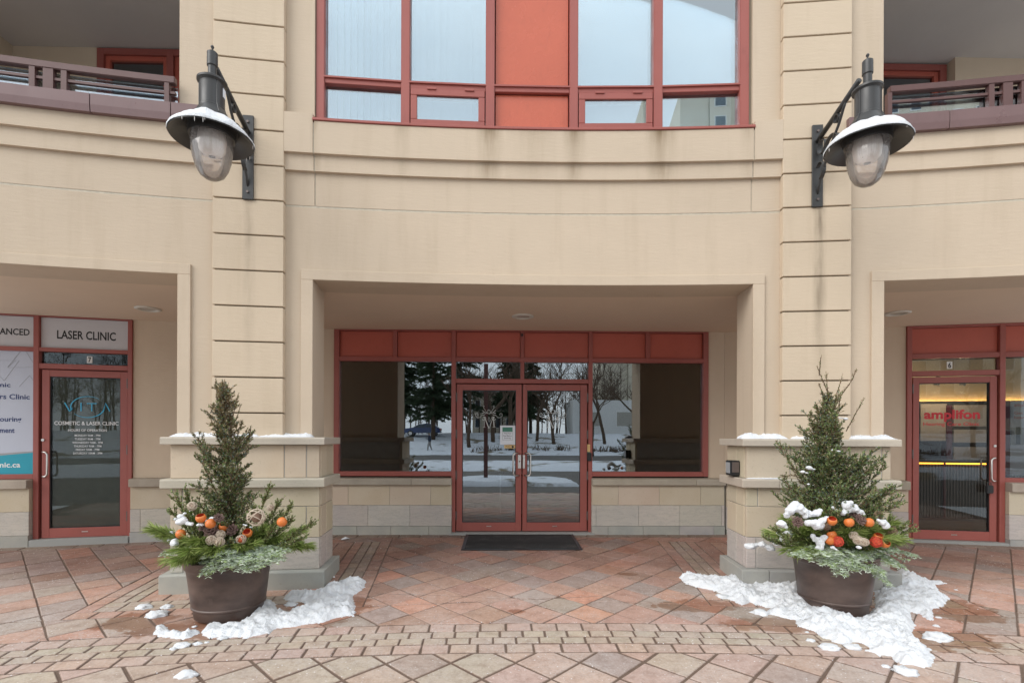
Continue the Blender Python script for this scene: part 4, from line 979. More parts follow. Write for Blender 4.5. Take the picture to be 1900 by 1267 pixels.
def fir(mb,root,d,Ln,droop,pal=0):
    pts=path(root,d,Ln,droop,10);mb.tube(pts,[.004*(1-.08*k) for k in range(11)],4,(.10,.07,.04))
    def needles(a,b,dens,nl):
        v=b-a;l=v.length;t=v.normalized();sd=t.cross(Vector((0,0,1)));
        if sd.length<1e-3: sd=Vector((1,0,0))
        sd.normalize();up=sd.cross(t);n=int(l/dens)+1
        for k in range(n):
            p=a+v*(k+rv(0,1))/n
            for s_ in (-1,1):
                dd=t*rv(.35,.7)+sd*s_*rv(.7,1)+up*rv(-.25,.45)
                g_=rv(.75,1.2);c=(.42*g_,.50*g_,.37*g_) if random.random()<.5 else ((.28*g_,.38*g_,.15*g_) if random.random()<.55 else (.56*g_,.62*g_,.52*g_))
                if pal==1: c=(.13*g_,.2*g_,.05*g_)
                needle(mb,p,dd,nl*rv(.8,1.2),.0056,c)
    for i in range(10): needles(pts[i],pts[i+1],.009,.030)
    for i in range(1,10):
        t=i/10;tg=(pts[i+1]-pts[i-1]).normalized();sd=tg.cross(Vector((0,0,1)))
        if sd.length<1e-3: sd=Vector((1,0,0))
        sd.normalize()
        for s_ in (-1,1):
            l=Ln*.6*(1-t)*rv(.7,1.1)+.035;dd=(tg*.9+sd*s_*rv(.6,.9)+Vector((0,0,rv(-.25,.05)))).normalized()
            q=path(pts[i],dd,l,l*.18,4)
            for j in range(4): needles(q[j],q[j+1],.009,.027)
def pine(mb,root,d,Ln,droop,nl=.10):
    pts=path(root,d,Ln,droop,8);mb.tube(pts,[.004]*9,4,(.12,.08,.04))
    def tuft(p,t,n,l):
        for k in range(n):
            dd=(t+Vector((rv(-1,1),rv(-1,1),rv(-.9,.6)))*.62).normalized();g_=rv(.65,1.25)
            c=(.20*g_,.28*g_,.065*g_) if random.random()<.62 else (.36*g_,.42*g_,.14*g_)
            needle(mb,p,dd,l*rv(.7,1.1),.0046,c)
    for i in range(3,9):
        tg=(pts[min(i+1,8)]-pts[i-1]).normalized()
        for s_ in range(3): tuft(pts[i]+tg*rv(-.02,.02),tg+Vector((0,0,-.3)),40,nl)
        if i%2==0:
            sd=tg.cross(Vector((0,0,1))).normalized()
            for s_ in (-1,1):
                q=pts[i]+(tg*.6+sd*s_*.7)*.07;mb.tube([pts[i],q],.0025,3,(.12,.08,.04));tuft(q,(tg+sd*s_*.5+Vector((0,0,-.2))),34,nl)
def sprayc(kind):
    g_=rv(.6,1.3)
    if kind==0: return (.14*g_,.205*g_,.07*g_)
    if kind==1: return (.25*g_,.195*g_,.10*g_)
    if kind==2: return (.15*g_,.20*g_,.17*g_)
    if kind==4: return (.27*g_,.33*g_,.12*g_)
    return (.50*g_,.43*g_,.31*g_)
def cedar_twig(mb,p,d,Ln,dens=.007,sz=.011,brown=.15,blue=0.,light=0.,forks=True):
    p=Vector(p);d=Vector(d).normalized();n=max(3,int(Ln/dens));q=p.copy()
    mb.tube([p,p+d*Ln*.5,p+d*Ln+Vector((0,0,.0))],[.0022,.0016,.0008],3,(.14,.08,.045))
    for k in range(n):
        t=k/n;pp=p+d*Ln*t
        dd=(d*.9+Vector((rv(-1,1),rv(-1,1),rv(-1,1)))*.75)
        r_=random.random();kind=1 if r_<brown else (2 if r_<brown+blue else (3 if r_<brown+blue+.05 else (4 if r_<brown+blue+.05+light else 0)))
        needle(mb,pp,dd,sz*rv(.8,1.5)*(1.2-.4*t),.0066,sprayc(kind))
    if forks and Ln>.05:
        for k in range(int(Ln/.016)):
            t=rv(.15,.95);dd=(d*1.1+Vector((rv(-1,1),rv(-1,1),rv(-.5,.9)))*.8)
            cedar_twig(mb,p+d*Ln*t,dd,Ln*.34*(1.15-t),dens,sz,brown,blue,light,False)
def conifer(name,cx,cy,z0,z1,prof,lean,nb,lab,seed,leaders=(),brownfn=None):
    random.seed(seed);E_=empty(name,(cx,cy,z0),lab,'evergreen tree')
    H=z1-z0;axis=lambda t:Vector((cx+lean(t),cy,z0+H*t))
    part(MB().tube([axis(k/10)+Vector((.012*math.sin(k*1.7),.01*math.cos(k*2.1),0)) for k in range(10)],[.02*(1-.085*k) for k in range(10)],7),'trunk','bark',E_,smooth=True)
    mb=MB();br=MB()
    for k in range(nb):
        t=(k+rv(0,1))/nb;t=t**1.05;a_=rv(0,6.283);
        rad=prof(t,a_)*rv(.72,1.1)*(.85+1.3*noise.noise(Vector((math.cos(a_)*1.3,math.sin(a_)*1.3,t*6+seed))))
        if rad<.015: continue
        el=R_(rv(20,48)+25*t);b0=axis(max(0,t-rad*.5/H*math.sin(el)))
        d_=Vector((math.cos(a_)*math.cos(el),math.sin(a_)*math.cos(el),math.sin(el)));Lb=rad/math.cos(el)*.82
        br.tube([b0,b0+d_*Lb*.6,b0+d_*Lb],[.004,.0028,.0012],4)
        bn=brownfn(t) if brownfn else .15
        ns=int(3+Lb/.015)
        for j in range(ns):
            u=(j+.6)/ns;pp=b0+d_*Lb*u
            dd=d_*1.0+Vector((rv(-1,1),rv(-1,1),rv(-.4,.9)))*.85
            cedar_twig(mb,pp,dd,rv(.05,.095)*(1 if t<.8 else .75),.0075,.015,bn,.16,.1 if t<.4 else .03)
    for pts in leaders:
        pts=[Vector(p) for p in pts];br.tube(pts,[.004*(1-k/len(pts)*.8) for k in range(len(pts))],4)
        for i in range(len(pts)-1):
            v=pts[i+1]-pts[i];n_=max(2,int(v.length/.014))
            for j in range(n_): cedar_twig(mb,pts[i]+v*(j+rv(0,1))/n_,v.normalized()+Vector((rv(-1,1),rv(-1,1),rv(-.2,.8)))*.45,rv(.02,.045),.008,.009,.55,0,.05,False)
    part(mb,'foliage','needles',E_,recalc=False);part(br,'branches','bark',E_)
    random.seed(seed+1);return E_
def planter(cx,cy,lab):
    zb=zg(cy);E_=empty('planter_pot',(cx,cy,zb),lab,'plant pot','brown planter pots')
    pr=[(.0,.004),(.248,.004),(.255,.012),(.262,.075),(.268,.085),(.277,.09),(.279,.10),(.273,.108),(.277,.12),(.297,.3),(.312,.40),(.322,.408),(.330,.42),(.338,.47),(.341,.478),(.337,.484),(.322,.484),(.315,.47),(.305,.42),(.300,.39)]
    part(MB().lathe(cx,cy,[(r,z+zb) for r,z in pr],56),'pot_body','pot',E_,smooth=True,angle=45)
    part(MB().lathe(cx,cy,[(.0,zb+.425),(.306,zb+.415)],30),'soil','soil',E_)
    return zb
def P3(px,py,dist): # point on the viewing ray of the photo at plan distance dist (Y)
    d_=ray(px,py);t=dist/d_.y;return CAM+d_*t
class Dome:
    def __init__(s,cx,cy,cz,rx,ry,rz): s.c=Vector((cx,cy,cz));s.r=Vector((rx,ry,rz))
    def hit(s,px,py,k=1.):
        d_=ray(px,py);o_=CAM-s.c;r=s.r*k
        a_=sum((d_[i]/r[i])**2 for i in range(3));b_=2*sum(d_[i]*o_[i]/r[i]**2 for i in range(3));c_=sum((o_[i]/r[i])**2 for i in range(3))-1
        D_=b_*b_-4*a_*c_
        t=(-b_-math.sqrt(D_))/(2*a_) if D_>0 else -b_/(2*a_)
        return CAM+d_*t
def snowblob(name,pts,rad,lab,seed,flat=.6):
    """elongated snow lump along a list of 3-D points"""
    bm=bmesh.new()
    tot=[]
    for i in range(len(pts)):
        p=Vector(pts[i]);r=rad[i] if isinstance(rad,list) else rad
        res=bmesh.ops.create_icosphere(bm,subdivisions=3,radius=1)
        for v in res['verts']:
            n_=v.co.normalized();r=r*1.0;q=p+Vector((n_.x*r,n_.y*r,n_.z*r*flat));q+=n_*r*(.75*noise.noise(q*15+Vector((seed,0,0)))+.35*noise.noise(q*40))
            v.co=q
    me=bpy.data.meshes.new(name);bm.to_mesh(me);bm.free()
    for p in me.polygons: p.use_smooth=True
    me.materials.append(M['snow']);o=bpy.data.objects.new(name,me);col.objects.link(o)
    rm=o.modifiers.new('remesh','REMESH');rm.mode='VOXEL';rm.voxel_size=.006;rm.use_smooth_shade=True
    sm=o.modifiers.new('smooth','SMOOTH');sm.iterations=3;sm.factor=.5
    return tag(o,lab,'snow',kind='stuff')
M['cup']=simple('cup',(.62,.17,.035),.4,var=.15,sc=12,bump=.25,bsc=90);M['cup_in']=simple('cup_in',(.45,.04,.012),.6)
M['wicker_cream']=simple('wicker_cream',(.50,.42,.33),.8,var=.25,sc=60);M['wicker_red']=simple('wicker_red',(.55,.06,.03),.7,var=.35,sc=60);M['wicker_brown']=simple('wicker_brown',(.24,.16,.1),.8,var=.25,sc=60)
M['core_dark']=simple('core_dark',(.22,.14,.1),.9,var=.4,sc=80);M['core_red']=simple('core_red',(.5,.1,.04),.8,var=.5,sc=90);M['core_cream']=simple('core_cream',(.36,.27,.2),.9,var=.45,sc=90)
M['pod']=simple('pod',(.16,.10,.085),.7,var=.5,sc=40,bump=.5)
def orient(c,d,pts): 
    q=Vector(d).to_track_quat('Z','Y');return [Vector(c)+q@Vector(p) for p in pts]
def cup(c,r,d,lab,grp):
    E_=empty('orange_cup',c,lab,'ornament',grp)
    for nm,pr,mt in (('shell',[(0,-1),(.5,-.86),(.86,-.5),(1,0),(.93,.36),(.76,.66),(.72,.66)],'cup'),('lining',[(.72,.66),(.84,.36),(.9,0),(.7,-.5),(0,-.8)],'cup_in')):
        m_=MB().lathe(0,0,[(a_*r,b_*r) for a_,b_ in pr],22);m_.v=[tuple(v) for v in orient(c,d,m_.v)];part(m_,nm,mt,E_,smooth=True)
def wicker(c,r,kind,lab,grp,n=13,sq=(1,1,1)):
    E_=empty('wicker_ball',c,lab,'ornament',grp);mb=MB()
    mats={'cream':('wicker_cream','core_cream'),'red':('wicker_cream','core_red'),'brown':('wicker_brown','core_dark'),'open':('wicker_cream','core_dark'),'redw':('wicker_red','core_red')}[kind]
    for k in range(n):
        ax=Vector((rv(-1,1),rv(-1,1),rv(-1,1))).normalized();q=ax.to_track_quat('Z','Y');off_=rv(-.5,.5);rr=math.sqrt(1-off_**2)
        pts=[]
        for j in range(17):
            a_=j/16*6.2832;v=q@Vector((math.cos(a_)*rr,math.sin(a_)*rr,off_));pts.append(Vector(c)+Vector((v.x*sq[0],v.y*sq[1],v.z*sq[2]))*r*rv(.97,1.03))
        mb.tube(pts,r*.06,4,cap=False)
    part(mb,'strands',mats[0],E_)
    bm=MB().lathe(0,0,[(0,-.86),(.5,-.7),(.8,-.3),(.86,0),(.8,.3),(.5,.7),(0,.86)],14);bm.v=[tuple(Vector(c)+Vector((v[0]*sq[0],v[1]*sq[1],v[2]*sq[2]))*r*(.75 if kind=='open' else 1)) for v in bm.v];part(bm,'core',mats[1],E_,smooth=True)
def pod(c,r,d,lab,grp):
    E_=empty('seed_pod',c,lab,'ornament',grp)
    for ring,(nn,tilt,l) in enumerate(((8,18,1.),(7,42,.9),(5,70,.7))):
        for k in range(nn):
            a_=6.283*k/nn+ring*.4;ti=R_(tilt+rv(-8,8));w_=.34*r
            dd=Vector((math.cos(a_)*math.cos(ti),math.sin(a_)*math.cos(ti),math.sin(ti)));sd=Vector((-math.sin(a_),math.cos(a_),0));up=dd.cross(sd)
            P_=[sd*w_*.4,dd*r*l*.5+sd*w_-up*.1*r,dd*r*l+sd*w_*.4,dd*r*l-sd*w_*.4,dd*r*l*.5-sd*w_-up*.1*r,-sd*w_*.4]
            P2=[p-up*.07*r for p in P_];m_=MB().add(orient(c,d,P_+P2),[(0,1,2,3,4,5),(6,11,10,9,8,7)]+[(i,6+i,6+(i+1)%6,(i+1)%6) for i in range(6)])
            part(m_,'petal','pod',E_)
# ---- left planter
LP=(-2.26,4.27);RP=(2.9,4.36)
zl_=planter(*LP,'brown resin planter pot in front of the left pier, juniper thin and gappy');zr__=planter(*RP,'brown resin planter pot in front of the right pier, standing in deep snow')
DLm=Dome(LP[0],LP[1],zl_+.44,.44,.42,.34);DRm=Dome(RP[0],RP[1],zr__+.44,.46,.42,.36)
def lprof(t,a_):
    # narrow, broken crown: wide skirt, waist, ragged middle, thin leader
    b=[(0,.3),(.2,.35),(.33,.34),(.45,.24),(.54,.19),(.62,.165),(.68,.13),(.74,.125),(.82,.12),(.92,.085),(1,.02)]
    for (t0,r0_),(t1,r1_) in zip(b,b[1:]):
        if t<=t1: r=r0_+(r1_-r0_)*(t-t0)/(t1-t0);break
    if .60<t<.67 and math.cos(a_)<-.1: r*=.35
    if t>.72 and math.cos(a_)<0: r*=1.25
    return r
ztl=P3(400,722,LP[1])[2]
L3=lambda px,py:P3(px,py,LP[1]);R3=lambda px,py:P3(px,py,RP[1])
conifer('potted_juniper',LP[0]+.0,LP[1]+.02,zl_+.42,ztl,lprof,lambda t:-.015-.11*max(0,t-.45),150,'slim upright juniper with brownish gappy crown in the left pot',11,
  leaders=[[L3(410,790),L3(405,750),L3(399,708)],[L3(415,790),L3(414,745),L3(411,713)],[L3(420,780),L3(425,745),L3(422,716)],[L3(425,800),L3(434,765),L3(441,735)],[L3(410,830),L3(397,790),L3(386,768)],[L3(425,800),L3(440,775),L3(446,752)]],
  brownfn=lambda t:.2+.45*max(0,min(1,(t-.35)*2)))
def rprof(t,a_):
    b=[(0,.36),(.15,.40),(.3,.40),(.48,.30),(.6,.23),(.7,.175),(.8,.125),(.89,.085),(.95,.06),(1,.03)]
    for (t0,r0_),(t1,r1_) in zip(b,b[1:]):
        if t<=t1: r=r0_+(r1_-r0_)*(t-t0)/(t1-t0);break
    return r*(1.1 if math.cos(a_)<0 and t<.35 else 1.)
conifer('potted_juniper',RP[0]+.0,RP[1]+.0,zr__+.42,R3(1545,740)[2],rprof,lambda t:-.01-.05*t,270,'full conical juniper with long bare shoots at its top in the right pot',23,
  leaders=[[R3(1543,780),R3(1535,725),R3(1523,697),R3(1517,682)],[R3(1520,697),R3(1523,663)],[R3(1550,780),R3(1560,735),R3(1583,702),R3(1588,686)],[R3(1545,770),R3(1553,730),R3(1562,700)],[R3(1545,770),R3(1536,730),R3(1533,694)],[R3(1570,800),R3(1585,772),R3(1602,742)],[R3(1545,770),R3(1530,745),R3(1520,712)],[R3(1540,790),R3(1526,762),R3(1515,755)],[R3(1500,905),R3(1480,888),R3(1467,860)],[R3(1500,890),R3(1470,882),R3(1449,884)],[R3(1600,960),R3(1618,935),R3(1637,920)],[R3(1600,970),R3(1625,950),R3(1640,943)]],
  brownfn=lambda t:.12+.4*max(0,min(1,(t-.6)*2.5)))
random.seed(5)
# boughs: each one a thing
ORD=['leftmost','second','third','fourth','fifth','sixth','seventh','eighth','ninth','tenth','eleventh','twelfth','thirteenth','fourteenth','fifteenth','sixteenth','rightmost']
def order(lst,i,n=0):
    ks=sorted(range(len(lst)),key=lambda k:(lst[k][n],lst[k][1]));p=ks.index(i)
    return 'leftmost' if p==0 else ('rightmost' if p==len(lst)-1 else ORD[p]+' from left')
def bough(kind,root,tip,droop,lab,grp,extra=0):
    root=Vector(root);tip=Vector(tip);v=tip-root+Vector((0,0,droop));mb=MB()
    if kind=='fir': fir(mb,root,v,v.length,droop,extra)
    elif kind=='pine': pine(mb,root,v,v.length,droop)
    else:
        pts=path(root,v,v.length,droop,6)
        for i in range(6):
            vv=pts[i+1]-pts[i]
            for j in range(13): cedar_twig(mb,pts[i]+vv*rv(0,1),vv.normalized()+Vector((rv(-1,1),rv(-1,1),rv(-.3,.8)))*.65,rv(.05,.09),.007,.012,.06,.05,.5)
        mb.tube(pts,.003,4,(.1,.07,.03))
    o=mb.build(kind+'_bough',M['needles'],None,recalc=False)
    if kind=='juniper': o.name='juniper_sprig'
    return tag(o,lab,'bough' if kind!='juniper' else 'sprig',grp)
def root_for(P_,k=.22): return lambda:Vector((P_[0]+rv(-.1,.1),P_[1]+rv(-.1,.02),zg(P_[1])+.47+rv(0,.05)))
for side,P_,Dm,ox in (('left',LP,DLm,0),('right',RP,DRm,0)):
    rf=root_for(P_);zb=zg(P_[1])
    firs=[(378,1058),(403,1050),(428,1030),(462,1032),(495,1040),(520,1032),(350,1010),(470,1050),(440,1040),(300,1018),(535,1015),(415,1018),(388,1025),(505,1025)] if side=='left' else [(1558,1058),(1600,1050),(1652,1078),(1622,1050),(1680,1045),(1702,1022),(1535,1040),(1580,1040),(1640,1055),(1665,1010),(1475,1022),(1520,1020),(1665,1040),(1610,1030)]
    for bi,(px,py) in enumerate(firs):
        fr0=abs(px-(433 if side=='left' else 1556))/140
        yd=P_[1]-.42*math.sqrt(max(0.04,1-min(1,fr0)**2));tip=P3(px,py+8,yd)
        bough('fir',(P_[0]+(tip.x-P_[0])*.28+rv(-.03,.03),P_[1]+(tip.y-P_[1])*.3,zb+.53+rv(0,.04)),tip,rv(.07,.13),'blue-green fir bough over the rim of the '+side+' pot, '+order(firs,bi),'fir boughs in the '+side+' pot')
    pines=[(335,1035),(352,1020),(318,990),(370,1005),(540,1005),(560,1010),(545,985),(395,1018),(488,985),(455,1010),(365,960),(510,1000),(300,985)] if side=='left' else [(1478,1020),(1505,1018),(1478,990),(1470,970),(1575,990),(1612,985),(1640,975),(1655,1000),(1500,985),(1545,965),(1600,965),(1440,990),(1630,1000)]
    for bi,(px,py) in enumerate(pines):
        c_=Dm.hit(px,py,1.02);d_=(c_-Dm.c);root=Dm.c+Vector((d_.x*.35,d_.y*.35,.05))
        bough('pine',root,c_,.06,'long-needled green pine bough in the '+side+' pot, '+order(pines,bi),'pine boughs in the '+side+' pot')
    jun=[(345,915),(325,920),(360,945),(350,975),(520,930),(540,940),(560,1000),(470,945),(500,905),(515,960),(390,960),(440,985),(540,965),(320,950),(575,975) ,(410,985),(330,1000)] if side=='left' else [(1465,975),(1440,985),(1425,1000),(1630,935),(1650,965),(1690,985),(1680,975),(1500,960),(1490,930),(1640,1005),(1560,1000),(1600,1000),(1530,990),(1455,1000)]
    for bi,(px,py) in enumerate(jun):
        c_=P3(px,py,P_[1]-rv(.0,.25));d_=(c_-Dm.c);root=Dm.c+Vector((d_.x*.3,d_.y*.3,-.02))
        bough('juniper',root,c_,.03,'light green juniper sprig at the tree foot in the '+side+' pot, '+order(jun,bi),'juniper sprigs in the '+side+' pot')
# ornaments, left pot
l_=lambda u,v:(280+u/6.333,900+v/6.333);r_=lambda u,v:(1420+u/6.333,900+v/6.333)
def put(Dm,uv,f,k=1.13):
    if uv[1]<480: return P3(*f(*uv),Dm.c.y-.33-.1*(uv[1]>360))
    return Dm.hit(*f(*uv),k)
vw=Vector((.25,-1,.55))
for uv,d_,lab in (((588,385),(0,-.4,1),'orange cup among sprigs, upper left in the left pot'),((700,450),(.2,.6,.3),'closed orange ball under the snow-tipped pod in the left pot'),((855,490),(.1,-.35,1),'orange cup between two brown pods in the left pot'),((1135,562),(.1,-.8,.8),'open orange cup above the red wicker ball in the left pot'),((1540,430),(.3,.5,.3),'orange ball at the far right edge of the left pot'),((350,572),(-.5,.4,.2),'orange ball half hidden in pine at the left edge of the left pot')):
    cup(put(DLm,uv,l_),.037,d_,lab,'orange cups in the pots')
for uv,r,kd,lab in (((485,245),.034,'cream','small cream wicker ball high on the left of the left pot'),((708,645),.036,'cream','cream wicker ball, leftmost of the touching trio in the left pot'),((820,580),.034,'cream','cream wicker ball, uppermost of the touching trio in the left pot'),((805,665),.037,'cream','cream wicker ball, rightmost of the touching trio in the left pot'),((1240,375),.062,'open','large open cream wicker ball, biggest ball in the left pot'),((1405,260),.026,'cream','smallest cream wicker ball, high on the right of the left pot'),((1060,635),.037,'red','red and cream wicker ball in the middle of the left pot')):
    wicker(put(DLm,uv,l_),r,kd,lab,'wicker balls in the pots',9 if kd=='open' else 15)
for uv,r,d_,lab in (((715,535),.062,(0,-1,.5),'large brown seed pod above the cream ball trio in the left pot'),((960,525),.05,(0,-1,.35),'round open brown seed pod right of the orange cups in the left pot'),((795,388),.04,(.6,-.6,.6),'brown seed pod dusted with snow in the left pot'),((612,500),.035,(-.4,-.7,.6),'small brown seed pod at the left of the arrangement in the left pot')):
    pod(put(DLm,uv,l_,1.1),r,d_,lab,'seed pods in the pots')
# ornaments, right pot
for uv,d_,lab in (((783,418),(-.2,-.6,1),'red-lined open orange cup, upper left in the right pot'),((985,435),(0,.4,.9),'orange ball below the snowy pod at the centre of the right pot'),((783,583),(-.1,.3,.8),'orange ball above the red wicker ball, left part of the right pot'),((762,650),(-.4,.3,.3),'orange ball tucked behind snow left of the red wicker ball in the right pot'),((1405,682),(.1,-.8,.6),'open orange cup, rightmost of the pair with snow inside in the right pot'),((1325,608),(0,-.5,1),'red open cup behind the right-hand red wicker ball in the right pot'),((1218,436),(0,.5,.5),'orange ball half hidden by pine needles right of centre in the right pot')):
    cup(put(DRm,uv,r_),.037,d_,lab,'orange cups in the pots')
for uv,r,kd,lab,sq in (((855,660),.040,'redw','red wicker ball on the left of the right pot',(1,1,1)),((1303,665),.042,'redw','red wicker ball beside the open orange cup in the right pot',(1,1,1)),((1475,535),.045,'brown','brown grapevine ball at the right edge of the right pot',(1,1,1)),((722,490),.03,'brown','small brown wicker ball partly under snow in the right pot',(1,1,1)),((1040,590),.036,'cream','cream woven ball at the upper end of the cream cluster in the right pot',(1,1,.9)),((1090,645),.035,'cream','cream woven ball in the middle of the cream cluster in the right pot',(1,1,1)),((1155,665),.036,'cream','cream woven ball at the lower end of the cream cluster in the right pot',(1.1,1,.9)),((1330,350),.032,'brown','brown wire ball behind the snow on the right of the right pot',(1,1,1))):
    wicker(put(DRm,uv,r_),r,kd,lab,'wicker balls in the pots',14,sq)
for uv,r,d_,lab in (((378,432),.045,(-.2,-1,.4),'brown seed pod capped with snow, upper left in the right pot'),((1035,355),.05,(.1,-.8,.8),'brown seed pod above the orange ball in the right pot'),((1110,405),.05,(.3,-1,.4),'brown seed pod facing forward right of the orange ball in the right pot')):
    pod(put(DRm,uv,r_,1.1),r,d_,lab,'seed pods in the pots')
# snow on the boughs
def sb(Dm,f,uvs,rad,lab,seed,k=1.14,flat=.85): snowblob('snow_clump',[(P3(*f(*uv),Dm.c.y-.36-.06*(uv[1]>400)) if uv[1]<480 else Dm.hit(*f(*uv),k)) for uv in uvs],[q*1.12 for q in rad],lab,seed,flat)
sb(DLm,l_,[(290,400),(340,370),(400,330),(455,305)],[.014,.018,.014,.01],'strip of snow on the sprigs at the upper left of the left pot',1)
sb(DLm,l_,[(350,430),(390,410),(375,390)],[.024,.024,.02],'clump of snow on a bough at the left of the left pot',2)
sb(DLm,l_,[(430,445),(490,455),(550,465),(595,462)],[.018,.02,.019,.013],'bar of snow left of the orange balls in the left pot',3)
sb(DLm,l_,[(140,610),(190,590),(240,565),(290,570)],[.016,.022,.026,.02],'bar of snow at the far left edge of the left pot',4)
sb(DLm,l_,[(225,640),(270,680),(290,690)],[.016,.024,.02],'small snow clump on the fir tips at the left of the left pot',5)
sb(DLm,l_,[(660,420),(710,400),(745,395)],[.014,.016,.012],'snow lying on a seed pod in the left pot',6,1.12)
sb(DLm,l_,[(1090,460),(1130,470),(1180,490),(1220,480)],[.01,.013,.012,.01],'dusting of snow under the large wicker ball in the left pot',7,1.1,.4)
sb(DRm,r_,[(240,350),(290,310),(340,240),(390,260),(430,310),(480,340),(540,345),(600,325),(645,290)],[.026,.03,.04,.038,.034,.03,.03,.026,.016],'long bank of snow at the upper left of the right pot',8)
sb(DRm,r_,[(165,450),(200,450),(240,490),(200,530),(170,560)],[.022,.03,.03,.024,.018],'snow on the left-hand boughs of the right pot',9)
sb(DRm,r_,[(180,650),(230,610),(280,570),(330,530),(280,650)],[.02,.03,.034,.028,.022],'slanting bar of snow at the lower left of the right pot',10)
sb(DRm,r_,[(510,430),(560,430),(610,450),(640,480),(660,410),(720,380)],[.028,.034,.036,.032,.028,.022],'snow clump left of the red-lined cup in the right pot',11)
sb(DRm,r_,[(565,600),(600,640),(640,690),(660,730),(690,620),(620,730)],[.02,.028,.03,.024,.024,.02],'large snow lump hanging over the front left of the right pot',12)
sb(DRm,r_,[(800,260),(850,300),(920,320),(970,280),(1040,290),(1100,320),(1130,350)],[.012,.018,.022,.036,.034,.028,.022],'bank of snow at the foot of the tree in the right pot',13)
sb(DRm,r_,[(960,230),(1005,200)],[.026,.018],'snow tuft against the tree trunk in the right pot',14,1.0)
sb(DRm,r_,[(1330,405),(1380,430),(1420,465)],[.02,.028,.024],'snow on the pine bough at the right of the right pot',15)
sb(DRm,r_,[(790,735),(830,755)],[.022,.014],'small snow patch on the front fir boughs of the right pot',16,1.15,.5)
sb(DRm,r_,[(1090,725)],[.018],'tiny snow patch below the cream cluster of the right pot',17,1.15,.4)
snowblob('snow_clump',[P3(1395,1012,4.72),P3(1410,1010,4.7),P3(1425,1015,4.66),P3(1440,1008,4.6)],[.05,.055,.045,.03],'snow lump stuck between the right pier and the boughs of the right pot',18,.5)
for k,(px,py,rr) in enumerate(((1547,835,.022),(1500,868,.026),(1488,875,.02),(1500,898,.012),(1560,775,.018))): snowblob('snow_clump',[P3(px,py,RP[1]-.2),P3(px+9,py+2,RP[1]-.2)],[rr,rr*.8],('snow clump held by the needles %s of the right-hand tree')%('high on the front','on the left side','on the far left side','low on the left','near the top')[k],30+k,.5)
# ------------------------------------------------------------------ snow on the caps
def capsnow(s,spans,z,lab,omax=.15,omin=.0,h=.03):
    mb=MB()
    for (a0,a1,hh,of) in spans:
        n=int(abs(a1-a0)/.025)+2;m_=14;vs=[];fs=[]
        for i in range(n+1):
            t=a0+(a1-a0)*i/n
            edge=min(1,min(i,n-i)/6)
            o1=of+.018*noise.noise(Vector((t*3,s*5,1)))+.01*noise.noise(Vector((t*11,s,3)))
            for j in range(m_+1):
                u=j/m_;o_=omin+(o1-omin)*u
                hgt=hh*(math.sin(math.pi*min(1,max(0,(1-u)*1.0+.0))*.5)**.5 if u>.0 else 1)*(.75+.55*noise.noise(Vector((t*4,o_*18,s*2)))+.3*noise.noise(Vector((t*16,o_*60,s))))*(edge**.5)
                vs.append(arc(t,o_,z+(max(0.,hgt) if j<m_ else 0)))
        w_=m_+1
        for i in range(n):
            for j in range(m_): fs.append((i*w_+j,i*w_+j+1,(i+1)*w_+j+1,(i+1)*w_+j))
        mb.add(vs,fs)
    tag(mb.build('snow',M['snow'],None,smooth=True),lab,'snow',kind='stuff')
cA=lambda px,y=805:cyl(px,y,.12)[0]
capsnow(-1,[(cA(312),cA(478),.05,.115),(cA(478),cA(578),.042,.13)],1.584,'thin line of snow along the upper cap of the left pier')
capsnow(1,[(cA(1375),cA(1463),.06,.13),(cA(1470),cA(1530),.045,.13),(cA(1580),cA(1668),.05,.12)],1.584,'three banks of snow along the upper cap of the right pier')
capsnow(2,[(cA(1385,888),cA(1455,888),.012,.15)],1.191,'thin skin of snow on the lower cap of the right pier',omin=.1)
